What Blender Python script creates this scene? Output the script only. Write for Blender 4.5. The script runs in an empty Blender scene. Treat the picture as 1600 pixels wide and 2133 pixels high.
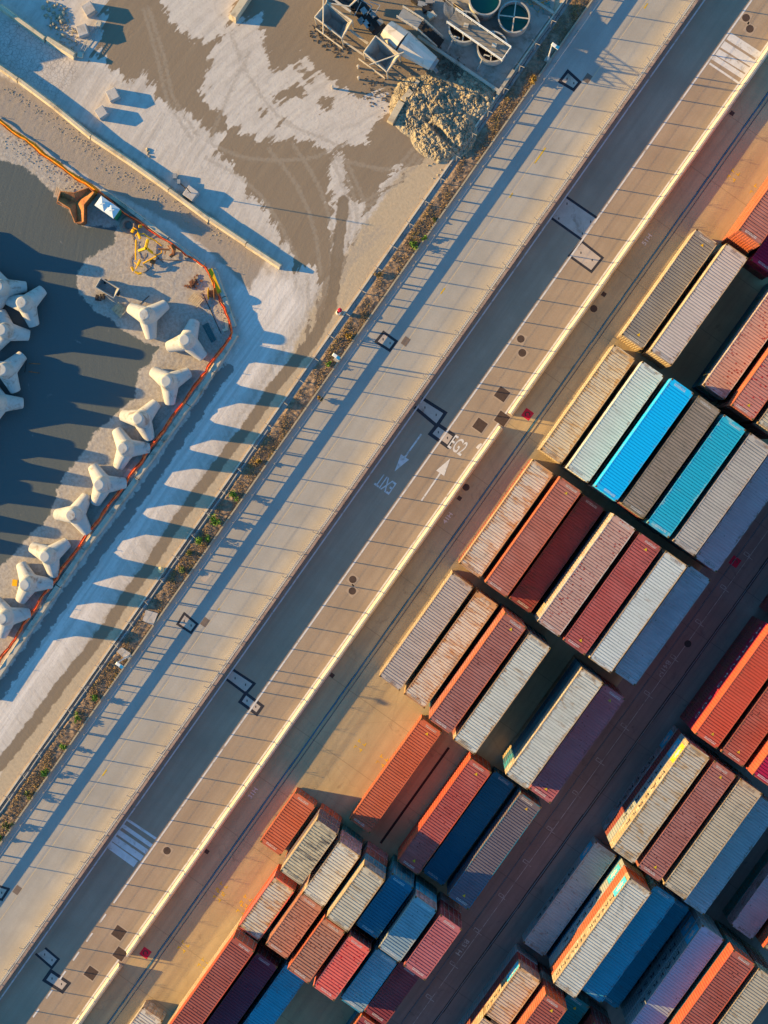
import bpy, bmesh, math, random
import numpy as np
from mathutils import Vector, Matrix
random.seed(7)
R = math.radians
sc = bpy.context.scene
C = sc.collection

# ------------------------------------------------------------------ camera
# world x runs across the road (to the container side), y along the road, z up
H_CAM, F_PX, CX, CY = 172.0, 3650.0, 800.0, 1066.5
_dn = Vector((910-CX, 936-CY, F_PX)).normalized()
UP = -_dn
_a = R(54.75)
T_ = Vector((math.cos(_a), -math.sin(_a), 0)); T_ = (T_ - T_.dot(_dn)*_dn).normalized()
S_ = T_.cross(UP)
cam_d = bpy.data.cameras.new('camera'); cam = bpy.data.objects.new('camera', cam_d); C.objects.link(cam)
cam_d.sensor_fit = 'VERTICAL'; cam_d.sensor_height = 24.0; cam_d.lens = F_PX/2133.0*24.0
cam_d.clip_start = 1.0; cam_d.clip_end = 1500.0
M = Matrix(((S_.x, -S_.y, -S_.z, 0), (T_.x, -T_.y, -T_.z, 0), (UP.x, -UP.y, -UP.z, H_CAM), (0, 0, 0, 1)))
cam.matrix_world = M
sc.camera = cam

def W(px, py, h=0.0):
    """photo pixel -> point of the place at height h"""
    v = Vector((px-CX, py-CY, F_PX))
    d = Vector((v.dot(S_), v.dot(T_), v.dot(UP)))
    k = (H_CAM-h)/(-d.z)
    return Vector((d.x*k, d.y*k, h))

# ------------------------------------------------------------------ light
SUN_EL = 14.5
sd = W(900, 1000) - W(900-985, 1000-173)      # ground direction the shadows run
sd.z = 0; sd.normalize()
w = bpy.data.worlds.new('World'); sc.world = w; w.use_nodes = True
nt = w.node_tree; bg = nt.nodes['Background']
sky = nt.nodes.new('ShaderNodeTexSky'); sky.sky_type = 'NISHITA'; sky.sun_disc = False
sky.sun_elevation = R(SUN_EL); sky.sun_rotation = math.atan2(-sd.x, -sd.y)
sky.ozone_density = 6.0; sky.air_density = 1.3; sky.dust_density = 0.1
tn = nt.nodes.new('ShaderNodeMix'); tn.data_type = 'RGBA'; tn.blend_type = 'MULTIPLY'; tn.inputs[0].default_value = 1.0; tn.inputs[7].default_value = (0.60, 1.0, 0.97, 1)
nt.links.new(sky.outputs[0], tn.inputs[6]); nt.links.new(tn.outputs[2], bg.inputs[0]); bg.inputs[1].default_value = 0.12
sun_d = bpy.data.lights.new('sun', 'SUN'); sun = bpy.data.objects.new('sun', sun_d); C.objects.link(sun)
sun_d.energy = 5.0; sun_d.angle = R(0.5); sun_d.color = (1.0, 0.655, 0.225)
ldir = Vector((sd.x*math.cos(R(SUN_EL)), sd.y*math.cos(R(SUN_EL)), -math.sin(R(SUN_EL))))
sun.rotation_euler = ldir.to_track_quat('-Z', 'Y').to_euler()
sc.view_settings.view_transform = 'Standard'; sc.view_settings.look = 'None'
sc.view_settings.gamma = 1.0; sc.view_settings.exposure = 1.25
sc.render.engine = 'CYCLES'; sc.cycles.diffuse_bounces = 2

# ------------------------------------------------------------------ materials
MATS = {}
def nodes(name):
    m = bpy.data.materials.new(name); m.use_nodes = True
    return m, m.node_tree, m.node_tree.nodes['Principled BSDF']
def N(t, kind, **kw):
    n = t.nodes.new('ShaderNode'+kind)
    for k, v in kw.items(): setattr(n, k, v)
    return n
def noise(t, vec, scale, detail=4, rough=0.6, dist=0.0):
    n = N(t, 'TexNoise'); n.inputs['Scale'].default_value = scale; n.inputs['Detail'].default_value = detail
    n.inputs['Roughness'].default_value = rough; n.inputs['Distortion'].default_value = dist
    if vec is not None: t.links.new(vec, n.inputs['Vector'])
    return n.outputs['Fac']
def ramp(t, fac, stops):
    r = N(t, 'ValToRGB'); e = r.color_ramp.elements
    while len(e) < len(stops): e.new(0.5)
    for i, (p, c) in enumerate(stops):
        e[i].position = p; e[i].color = (c, c, c, 1) if not hasattr(c, '__len__') else (*c[:3], 1)
    t.links.new(fac, r.inputs[0]); return r.outputs[0]
def mix(t, fac, a, b, mode='MIX'):
    n = N(t, 'Mix', data_type='RGBA', blend_type=mode)
    for i, v in ((0, fac), (6, a), (7, b)):
        if hasattr(v, 'links'): t.links.new(v, n.inputs[i])
        elif i == 0: n.inputs[0].default_value = v
        else: n.inputs[i].default_value = (*v[:3], 1)
    return n.outputs[2]
def math_(t, op, a, b=0.0, c=None):
    n = N(t, 'Math', operation=op)
    for i, v in enumerate((a, b) if c is None else (a, b, c)):
        if hasattr(v, 'links'): t.links.new(v, n.inputs[i])
        else: n.inputs[i].default_value = v
    return n.outputs[0]
def objvec(t, scale=(1, 1, 1), world=False):
    if world:
        v = N(t, 'NewGeometry').outputs['Position']
    else:
        tc = N(t, 'TexCoord'); oi = N(t, 'ObjectInfo')
        va = N(t, 'VectorMath', operation='MULTIPLY_ADD')
        cx = N(t, 'CombineXYZ')
        for i in range(3): t.links.new(oi.outputs['Random'], cx.inputs[i])
        t.links.new(cx.outputs[0], va.inputs[0]); va.inputs[1].default_value = (137, 71, 53)
        t.links.new(tc.outputs['Object'], va.inputs[2]); v = va.outputs[0]
    if scale != (1, 1, 1):
        s = N(t, 'VectorMath', operation='MULTIPLY'); s.inputs[1].default_value = scale
        t.links.new(v, s.inputs[0]); v = s.outputs[0]
    return v
def bump(t, p, h, strength, dist):
    b = N(t, 'Bump'); b.inputs['Strength'].default_value = strength; b.inputs['Distance'].default_value = dist
    t.links.new(h, b.inputs['Height']); t.links.new(b.outputs[0], p.inputs['Normal'])

def surf(name, col, var=0.25, scale=1.2, rough=0.85, metal=0.0, bmp=0.0, bscale=8.0, stain=None, stain_amt=0.0, world=True, spec=0.2):
    """rough mineral or painted surface with blotches, fine grain and optional stains"""
    if name in MATS: return MATS[name]
    m, t, p = nodes(name); v = objvec(t, world=world)
    n1 = noise(t, v, scale, 5, 0.65); n2 = noise(t, v, scale*9, 3, 0.6)
    k = math_(t, 'ADD', math_(t, 'MULTIPLY', n1, 0.7), math_(t, 'MULTIPLY', n2, 0.3))
    lo = tuple(c*(1-var) for c in col); hi = tuple(min(1, c*(1+var)) for c in col)
    c = mix(t, ramp(t, k, [(0.3, 0.0), (0.7, 1.0)]), lo, hi)
    if stain:
        s = ramp(t, noise(t, v, scale*0.6, 6, 0.7, 0.6), [(0.62-stain_amt*0.35, 0.0), (0.72-stain_amt*0.2, 1.0)])
        c = mix(t, s, c, stain)
    t.links.new(c, p.inputs['Base Color']); p.inputs['Roughness'].default_value = rough
    p.inputs['Metallic'].default_value = metal; p.inputs['Specular IOR Level'].default_value = spec
    if bmp: bump(t, p, noise(t, v, bscale, 4, 0.6), bmp, 0.05)
    MATS[name] = m; return m

def paint(name, col, rust=0.0, fade=0.15, dirt=0.35, rustcol=(0.23, 0.10, 0.035), spots=0.0, spotcol=(0.10, 0.03, 0.02), rim=None):
    """weathered container paint: fading, grime along the ribs, rust patches, spots"""
    if name in MATS: return MATS[name]
    m, t, p = nodes(name); v = objvec(t)
    vs = objvec(t, (0.35, 2.2, 0.35)); vb = objvec(t, (0.9, 2.6, 0.9))
    n1 = noise(t, v, 0.45, 4, 0.6); n2 = noise(t, vs, 1.1, 5, 0.65)
    fcol = tuple(c*(1-0.5*fade)+0.28*fade for c in col)
    c = mix(t, ramp(t, n1, [(0.35, 0.0), (0.68, 1.0)]), tuple(x*(1-fade*0.45) for x in col), fcol)
    c = mix(t, math_(t, 'MULTIPLY', ramp(t, n2, [(0.46, 0.0), (0.72, 1.0)]), dirt), c, tuple(x*0.42+0.02 for x in col))
    blot = ramp(t, noise(t, v, 0.8, 4, 0.6, 0.5), [(0.58, 0.0), (0.66, 1.0)])
    c = mix(t, math_(t, 'MULTIPLY', blot, dirt*0.55), c, tuple(x*0.6+0.015 for x in col))
    if rust > 0:
        r = ramp(t, noise(t, vb, 0.55, 7, 0.72, 0.4), [(0.66-0.22*rust, 0.0), (0.72-0.12*rust, 1.0)])
        c = mix(t, math_(t, 'MULTIPLY', r, min(1.0, 0.45+rust*0.4)), c, rustcol)
    if spots > 0:
        vo = N(t, 'TexVoronoi', feature='F1'); vo.inputs['Scale'].default_value = 2.6; t.links.new(v, vo.inputs['Vector'])
        gate = ramp(t, noise(t, v, 0.35, 2), [(0.5-0.2*spots, 0.0), (0.55, 1.0)])
        sp = ramp(t, vo.outputs['Distance'], [(0.13+0.10*spots, 1.0), (0.17+0.12*spots, 0.0)])
        c = mix(t, math_(t, 'MULTIPLY', sp, gate), c, spotcol)
    # wear along the long edges and both ends of a panel
    if rim is None: rim = 0.35+rust*0.6
    if rim > 0:
        g = N(t, 'TexCoord').outputs['Generated']; sp_ = N(t, 'SeparateXYZ'); t.links.new(g, sp_.inputs[0])
        ex = math_(t, 'MULTIPLY', math_(t, 'MINIMUM', sp_.outputs[0], math_(t, 'SUBTRACT', 1.0, sp_.outputs[0])), 2.2)
        ey = math_(t, 'MULTIPLY', math_(t, 'MINIMUM', sp_.outputs[1], math_(t, 'SUBTRACT', 1.0, sp_.outputs[1])), 5.0)
        ed = math_(t, 'MINIMUM', ex, ey)
        k = math_(t, 'SUBTRACT', math_(t, 'ADD', math_(t, 'MULTIPLY', noise(t, v, 1.5, 6, 0.72), 1.0), rim*0.32-0.10), math_(t, 'MULTIPLY', ed, 0.75))
        c = mix(t, math_(t, 'MULTIPLY', ramp(t, k, [(0.50, 0.0), (0.60, 1.0)]), min(1, 0.5+rim*0.3)), c, rustcol)
    # broad grime pools and pale scuffs
    pool = ramp(t, noise(t, objvec(t, (0.8, 0.45, 0.8)), 0.6, 5, 0.68, 0.6), [(0.60, 0.0), (0.70, 1.0)])
    c = mix(t, math_(t, 'MULTIPLY', pool, min(0.8, dirt*1.5)), c, tuple(x*0.5+0.025 for x in col))
    scf = ramp(t, noise(t, objvec(t, (0.5, 3.0, 0.5)), 1.3, 4, 0.6, 0.3), [(0.68, 0.0), (0.74, 1.0)])
    c = mix(t, math_(t, 'MULTIPLY', scf, fade*1.6), c, tuple(min(0.65, x*0.7+0.2) for x in col))
    vd = N(t, 'TexVoronoi', feature='F1'); vd.inputs['Scale'].default_value = 1.15; t.links.new(v, vd.inputs['Vector'])
    ds = ramp(t, vd.outputs['Distance'], [(0.05, 1.0), (0.075, 0.0)])
    c = mix(t, math_(t, 'MULTIPLY', ds, 0.75), c, (0.03, 0.025, 0.02))
    t.links.new(c, p.inputs['Base Color'])
    p.inputs['Roughness'].default_value = 0.62; p.inputs['Specular IOR Level'].default_value = 0.25
    MATS[name] = m; return m

CONC = surf('concrete_weathered', (0.44, 0.40, 0.34), 0.22, 1.4, stain=(0.25, 0.21, 0.17), stain_amt=0.25, bmp=0.3)
CONC_L = surf('concrete_light', (0.56, 0.53, 0.50), 0.12, 1.1, stain=(0.38, 0.33, 0.28), stain_amt=0.2, bmp=0.25, world=False)
STEEL = surf('galvanised_steel', (0.34, 0.34, 0.34), 0.15, 3.0, rough=0.5, metal=0.3)
DARK = surf('dark_iron', (0.045, 0.038, 0.036), 0.3, 4.0, rough=0.7)
RUST = surf('rusted_steel', (0.30, 0.12, 0.05), 0.4, 2.0, stain=(0.10, 0.045, 0.03), stain_amt=0.4, bmp=0.3)
WHITEP = surf('white_road_paint', (0.62, 0.60, 0.60), 0.14, 2.0, stain=(0.36, 0.31, 0.27), stain_amt=0.22)
FADEP = surf('faded_road_paint', (0.66, 0.58, 0.52), 0.15, 2.0, stain=(0.42, 0.33, 0.25), stain_amt=0.3)
DIMP = surf('worn_grey_paint', (0.50, 0.43, 0.39), 0.2, 2.0, stain=(0.24, 0.17, 0.14), stain_amt=0.45)
YELP = surf('yellow_paint', (0.62, 0.40, 0.02), 0.2, 3.0, stain=(0.34, 0.24, 0.10), stain_amt=0.3)
REDP = surf('red_paint', (0.50, 0.02, 0.05), 0.2, 3.0)
WHITE = surf('white_enamel', (0.75, 0.74, 0.72), 0.05, 2.0, rough=0.4)
BLACK = surf('black_lettering', (0.03, 0.035, 0.045), 0.1, 3.0)

# ------------------------------------------------------------------ mesh helpers
class MB:
    def __init__(s): s.v = []; s.f = []
    def add(s, vs, fs):
        o = len(s.v); s.v += [tuple(x) for x in vs]; s.f += [tuple(i+o for i in f) for f in fs]; return s
    def box(s, c, d, yaw=0.0, taper=1.0):
        x, y, z = d[0]/2, d[1]/2, d[2]/2; ca, sa = math.cos(yaw), math.sin(yaw); vs = []
        for dz in (-z, z):
            k = taper if dz > 0 else 1.0
            for dx, dy in ((-x, -y), (x, -y), (x, y), (-x, y)):
                dx *= k; dy *= k
                vs.append((c[0]+dx*ca-dy*sa, c[1]+dx*sa+dy*ca, c[2]+dz))
        return s.add(vs, [(3, 2, 1, 0), (4, 5, 6, 7), (0, 1, 5, 4), (1, 2, 6, 5), (2, 3, 7, 6), (3, 0, 4, 7)])
    def prism(s, pts, z0, z1):
        n = len(pts)
        a = sum(pts[i][0]*pts[(i+1) % n][1]-pts[(i+1) % n][0]*pts[i][1] for i in range(n))
        if a < 0: pts = pts[::-1]
        vs = [(p[0], p[1], z0) for p in pts]+[(p[0], p[1], z1) for p in pts]
        return s.add(vs, [tuple(range(n-1, -1, -1)), tuple(range(n, 2*n))]+[(i, (i+1) % n, n+(i+1) % n, n+i) for i in range(n)])
    def tube(s, pts, r, n=6, r2=None, caps=True):
        pts = [Vector(p) for p in pts]; m = len(pts); vs = []; fs = []
        for i, p in enumerate(pts):
            d = (pts[min(i+1, m-1)]-pts[max(i-1, 0)])
            if d.length < 1e-6: d = Vector((0, 0, 1))
            d.normalize(); u = d.cross(Vector((0, 0, 1)) if abs(d.z) < 0.95 else Vector((1, 0, 0))).normalized(); w_ = d.cross(u)
            rr = r if r2 is None else r+(r2-r)*i/(m-1)
            for k in range(n):
                a = 2*math.pi*k/n; vs.append(p+u*rr*math.cos(a)+w_*rr*math.sin(a))
        for i in range(m-1):
            for k in range(n):
                fs.append((i*n+k, (i+1)*n+k, (i+1)*n+(k+1) % n, i*n+(k+1) % n))
        if caps: fs += [tuple(range(n)), tuple(range((m-1)*n+n-1, (m-1)*n-1, -1))]
        return s.add(vs, fs)
    def lathe(s, prof, c=(0, 0, 0), n=24):
        vs = []; fs = []; m = len(prof)
        for r, z in prof:
            for k in range(n):
                a = 2*math.pi*k/n; vs.append((c[0]+r*math.cos(a), c[1]+r*math.sin(a), c[2]+z))
        for i in range(m-1):
            for k in range(n): fs.append((i*n+k, i*n+(k+1) % n, (i+1)*n+(k+1) % n, (i+1)*n+k))
        return s.add(vs, fs)
    def poly(s, pts, z): return s.add([(p[0], p[1], z) for p in pts], [tuple(range(len(pts)))])
    def mesh(s, name, smooth=False):
        me = bpy.data.meshes.new(name); me.from_pydata(s.v, [], s.f); me.update()
        if smooth: me.polygons.foreach_set('use_smooth', [True]*len(me.polygons))
        return me
def fixn(me):
    b = bmesh.new(); b.from_mesh(me); bmesh.ops.recalc_face_normals(b, faces=b.faces); b.to_mesh(me); b.free(); return me
def obj(name, me, mat=None, parent=None, loc=None, smooth=False):
    if isinstance(me, MB): me = fixn(me.mesh(name, smooth)) if True else me
    o = bpy.data.objects.new(name, me); C.objects.link(o)
    if mat is not None:
        if len(me.materials) == 0: me.materials.append(mat)
        elif me.materials[0] != mat:
            o.material_slots[0].link = 'OBJECT'; o.material_slots[0].material = mat
    if parent: o.parent = parent
    if loc is not None: o.location = loc
    return o
def tag(o, label=None, cat=None, group=None, kind=None):
    if label: o['label'] = label
    if cat: o['category'] = cat
    if group: o['group'] = group
    if kind: o['kind'] = kind
    return o
def thing(name, label, cat, loc=(0, 0, 0), yaw=0.0, group=None):
    o = bpy.data.objects.new(name, None); C.objects.link(o); o.location = loc; o.rotation_euler = (0, 0, yaw)
    return tag(o, label, cat, group)
def dup(root, loc, yaw, label=None, group=None):
    r = root.copy(); C.objects.link(r); r.location = loc; r.rotation_euler = (0, 0, yaw)
    if label: r['label'] = label
    if group: r['group'] = group
    for ch in list(root.children):
        c = ch.copy(); C.objects.link(c); c.parent = r
        for g in list(ch.children):
            d = g.copy(); C.objects.link(d); d.parent = c
    return r
def text_mesh(s, name, size=1.0, sx=1.0, bold=0.0, space=1.0):
    cu = bpy.data.curves.new(name, 'FONT'); cu.body = s; cu.size = size; cu.align_x = 'CENTER'; cu.align_y = 'CENTER'
    cu.offset = bold; cu.space_character = space; cu.fill_mode = 'FRONT'
    o = bpy.data.objects.new(name, cu); C.objects.link(o)
    dg = bpy.context.evaluated_depsgraph_get(); dg.update()
    me = bpy.data.meshes.new_from_object(o.evaluated_get(dg)); me.name = name
    bpy.data.objects.remove(o)
    for v in me.vertices: v.co.x *= sx
    return me
def wl(pts, h=0.0): return [W(x, y, h) for x, y in pts]
# ================================================================== SETTING
def sheet(name, x0, x1, y0, y1, z, mat, nx=1, ny=1):
    m = MB()
    for i in range(nx+1):
        for j in range(ny+1): m.v.append((x0+(x1-x0)*i/nx, y0+(y1-y0)*j/ny, z))
    for i in range(nx):
        for j in range(ny):
            a = i*(ny+1)+j; m.f.append((a, a+ny+1, a+ny+2, a+1))
    return tag(obj(name, m, mat), kind='structure')

def ground_mat(name, col, dark, streak, joints=0.0, stain=(0.1, 0.07, 0.05), stain_amt=0.3, cracks=0.0):
    """cast or rolled pavement: lengthwise wear streaks, blotches, transverse joints"""
    m, t, p = nodes(name); v = objvec(t, world=True); vs = objvec(t, (1.6, 0.06, 1), world=True)
    n1 = noise(t, v, 0.22, 6, 0.62); n2 = noise(t, vs, 1.0, 5, 0.6); n3 = noise(t, v, 6.0, 3, 0.6)
    c = mix(t, ramp(t, n1, [(0.35, 0.0), (0.68, 1.0)]), tuple(x*1.08 for x in col), tuple(x*0.86 for x in col))
    c = mix(t, math_(t, 'MULTIPLY', ramp(t, n2, [(0.42, 0.0), (0.7, 1.0)]), streak), c, dark)
    c = mix(t, math_(t, 'MULTIPLY', ramp(t, n3, [(0.4, 0.0), (0.75, 1.0)]), 0.3), c, tuple(x*0.72 for x in col))
    s = ramp(t, noise(t, v, 0.5, 7, 0.7, 0.8), [(0.66-stain_amt*0.2, 0.0), (0.76-stain_amt*0.1, 1.0)])
    c = mix(t, math_(t, 'MULTIPLY', s, 0.55), c, stain)
    if joints:
        sep = N(t, 'SeparateXYZ'); t.links.new(v, sep.inputs[0])
        f = math_(t, 'FRACT', math_(t, 'DIVIDE', sep.outputs[1], joints))
        j = math_(t, 'LESS_THAN', f, 0.012)
        c = mix(t, math_(t, 'MULTIPLY', j, 0.55), c, tuple(x*0.5 for x in col))
    if cracks:
        vo = N(t, 'TexVoronoi', feature='DISTANCE_TO_EDGE'); vo.inputs['Scale'].default_value = 0.28
        wv = mix(t, 0.35, v, noise(t, v, 1.2, 3)); t.links.new(wv, vo.inputs['Vector'])
        c = mix(t, math_(t, 'MULTIPLY', ramp(t, vo.outputs['Distance'], [(0.004, 1.0), (0.012, 0.0)]), cracks), c, tuple(x*0.35 for x in col))
    t.links.new(c, p.inputs['Base Color']); p.inputs['Roughness'].default_value = 0.9
    p.inputs['Specular IOR Level'].default_value = 0.15
    bump(t, p, noise(t, v, 9.0, 3, 0.6), 0.25, 0.03)
    return m

G_YARD = ground_mat('container_yard_paving', (0.45, 0.345, 0.205), (0.30, 0.215, 0.135), 0.5, 6.1, stain=(0.15, 0.10, 0.065), stain_amt=0.3, cracks=0.12)
G_LANE_SHADE = ground_mat('truck_lane_shade_tone', (0.27, 0.18, 0.155), (0.18, 0.115, 0.10), 0.6, 6.1, stain=(0.07, 0.05, 0.045), stain_amt=0.35, cracks=0.1)
G_ROAD1 = ground_mat('service_road_concrete', (0.385, 0.36, 0.335), (0.315, 0.29, 0.265), 0.55, 0.0, stain=(0.30, 0.25, 0.21), stain_amt=0.1)
G_ROAD2 = ground_mat('terminal_road_asphalt', (0.36, 0.275, 0.205), (0.28, 0.205, 0.15), 0.55, 0.0, stain=(0.22, 0.165, 0.125), stain_amt=0.15)
sheet('ground', -420, 420, -420, 420, -0.012, G_YARD)
sheet('truck_lane_shade', 27.9, 60, -150, 150, -0.010, G_LANE_SHADE)  # shade of the lane painted in as a darker sheet over the yard paving
YL, YR = -15.15, -14.95
sheet('service_road', -12.75, -4.85, -150, 150, 0.0, G_ROAD1)
sheet('terminal_road', -4.25, 4.2, -150, 150, 0.0, G_ROAD2)
road1, road2 = bpy.data.objects['service_road'], bpy.data.objects['terminal_road']
ground = bpy.data.objects['ground']

# ---- construction yard: one finely divided sheet whose stains are laid out as outlines
def pal(*xy): return np.array([(W(x, y).x, W(x, y).y) for x, y in zip(xy[::2], xy[1::2])])
PALE = [pal(325,-60, 480,-60, 492,0, 480,25, 447,84, 402,82, 378,62, 350,30),
 pal(440,112, 468,62, 500,45, 540,30, 549,95, 560,140, 590,148, 620,128, 640,115, 670,150, 690,165, 712,180, 735,190, 745,202, 800,195, 812,225, 785,252, 752,290, 735,305, 705,300, 690,318, 640,292, 590,293, 545,290, 480,257, 432,215, 420,190),
 pal(150,150, 170,132, 215,126, 240,152, 262,172, 283,155, 312,155, 318,180, 332,215, 378,228, 420,256, 462,283, 452,300, 457,318, 425,322, 410,338, 362,350, 330,335, 280,300, 190,225, 100,170, 110,140),
 pal(418,362, 460,322, 475,345, 490,380, 515,408, 540,450, 560,470, 585,500, 608,535, 606,560, 560,540, 480,470, 420,415),
 pal(692,318, 712,318, 722,360, 728,400, 722,430, 705,425, 690,395),
 pal(690,430, 725,415, 765,425, 760,470, 720,520, 700,570, 695,480),
 pal(800,385, 830,352, 860,350, 845,375, 858,410, 830,440, 790,470, 760,520, 720,600, 660,690, 640,700, 690,620, 720,540, 765,470, 812,420, 820,395)]
HOLES = [pal(560,200, 590,185, 615,170, 640,185, 628,205, 585,215), pal(660,225, 675,205, 695,212, 690,235, 665,240), pal(625,150, 640,140, 650,148, 645,165, 630,165),
 pal(575,250, 592,245, 590,260, 578,262), pal(342,222, 358,222, 368,248, 350,250), pal(545,232, 556,228, 556,240, 546,242), pal(345,335, 358,338, 350,346)]
RIVER = pal(715,420, 700,560, 690,640, 650,712, 600,770, 560,822, 520,885, 480,935, 440,988, 400,1042, 360,1100, 330,1150, 300,1195, 262,1245, 225,1305, 190,1352, 150,1400, 118,1440, 80,1492, 40,1545, -20,1615)
WETPOLY = pal(225,-60, 330,-60, 480,-60, 700,-60, 900,-60, 1060,200, 960,330, 880,330, 860,352, 800,400, 745,455, 700,600, 645,715, 600,770, 640,690, 668,600, 660,560, 610,565, 600,510, 560,460, 480,345, 440,300, 380,232, 330,215, 300,150, 262,165, 240,150, 190,120, 215,60)
ASPH = pal(-300,250, 0,330, 62,352, 112,400, 172,470, 250,470, 236,510, 182,540, 162,570, 165,610, 200,645, 240,672, 300,712, 332,722, 312,760, 292,772, 280,830, 232,872, 200,905, 160,962, 130,1000, 100,1082, 40,1142, 0,1185, -300,1300)
DUST = pal(610,575, 640,640, 560,760, 440,930, 330,1090, 200,1285, 60,1480, -40,1610, -60,1480, 20,1400, 110,1260, 260,1050, 400,850, 500,700, 470,600, 540,560)
DAMP = pal(475,770, 455,790, 420,848, 362,932, 300,1022, 225,1125, 142,1238, 60,1355, -20,1470)
INNER = pal(-300,100, 0,255, 110,330, 215,402, 300,465, 430,560, 470,650, 488,690, 300,930, 120,1195, 0,1385, -200,1650, -500,1400)
CRACKED = pal(-60,20, 40,40, 160,125, 170,160, 120,215, 40,160, -60,100)
GRAVELROAD = pal(-60,120, 0,150, 140,230, 300,340, 450,450, 560,540, 520,610, 470,560, 380,480, 215,395, 100,320, 0,250, -60,220)

def seg_dist(P, poly, closed=True):
    d = np.full(len(P), 1e9); ins = np.zeros(len(P), bool); n = len(poly)
    for i in range(n if closed else n-1):
        a, b = poly[i], poly[(i+1) % n]; ab = b-a; L = (ab*ab).sum()
        u = np.clip(((P-a)@ab)/max(L, 1e-9), 0, 1); q = P-a-u[:, None]*ab
        d = np.minimum(d, np.sqrt((q*q).sum(1)))
        if closed:
            c = ((a[1] > P[:, 1]) != (b[1] > P[:, 1]))
            with np.errstate(divide='ignore', invalid='ignore'):
                xi = (b[0]-a[0])*(P[:, 1]-a[1])/(b[1]-a[1])+a[0]
            ins ^= c & (P[:, 0] < xi)
    return d, ins
def sdf(P, poly):
    d, ins = seg_dist(P, poly); return np.where(ins, d, -d)
TRACKS = [((690,330),(720,400),(728,480),(700,580)), ((700,325),(735,400),(742,490),(712,590)), ((712,322),(745,385),(765,455),(750,530)), ((610,300),(660,380),(690,470),(692,560)), ((560,310),(620,390),(655,480),(668,570)),
 ((760,420),(800,390),(850,345),(870,320)), ((768,428),(808,398),(856,356),(878,330)), ((700,330),(760,345),(820,350),(870,300)), ((520,110),(480,190),(450,260),(440,300)), ((480,70),(520,160),(590,250),(700,300)), ((300,20),(330,130),(350,210),(400,290)), ((310,15),(342,120),(362,205),(412,282)),
 ((620,570),(600,650),(540,740),(470,850),(380,990),(260,1170),(120,1370),(-20,1550)), ((600,565),(575,650),(520,735),(445,850),(355,990),(235,1170),(95,1370),(-40,1545)), ((640,575),(640,650),(590,730),(515,845),(425,985),(305,1160),(165,1365),(20,1560)), ((560,560),(545,650),(490,740),(415,850),(325,995),(205,1175),(65,1375),(-60,1540)),
 ((20,280),(150,330),(300,420),(430,510),(560,590),(610,640)), ((0,190),(130,270),(280,370),(430,470),(560,560)), ((660,640),(690,590),(740,540),(800,480)), ((648,640),(676,590),(728,536),(790,474)), ((440,300),(520,330),(640,330),(720,300)), ((430,330),(500,370),(560,430),(620,540))]
def smooth_px(p):
    p = [Vector((x, y)) for x, y in p]; out = []
    q = [p[0]*2-p[1]]+p+[p[-1]*2-p[-2]]
    for i in range(1, len(q)-2):
        for k in range(8):
            u = k/8; a, b, c_, d = q[i-1], q[i], q[i+1], q[i+2]
            out.append(.5*((2*b)+(c_-a)*u+(2*a-5*b+4*c_-d)*u*u+(3*b-a-3*c_+d)*u**3))
    out.append(q[-2]); return np.array([(W(v.x, v.y).x, W(v.x, v.y).y) for v in out])
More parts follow.
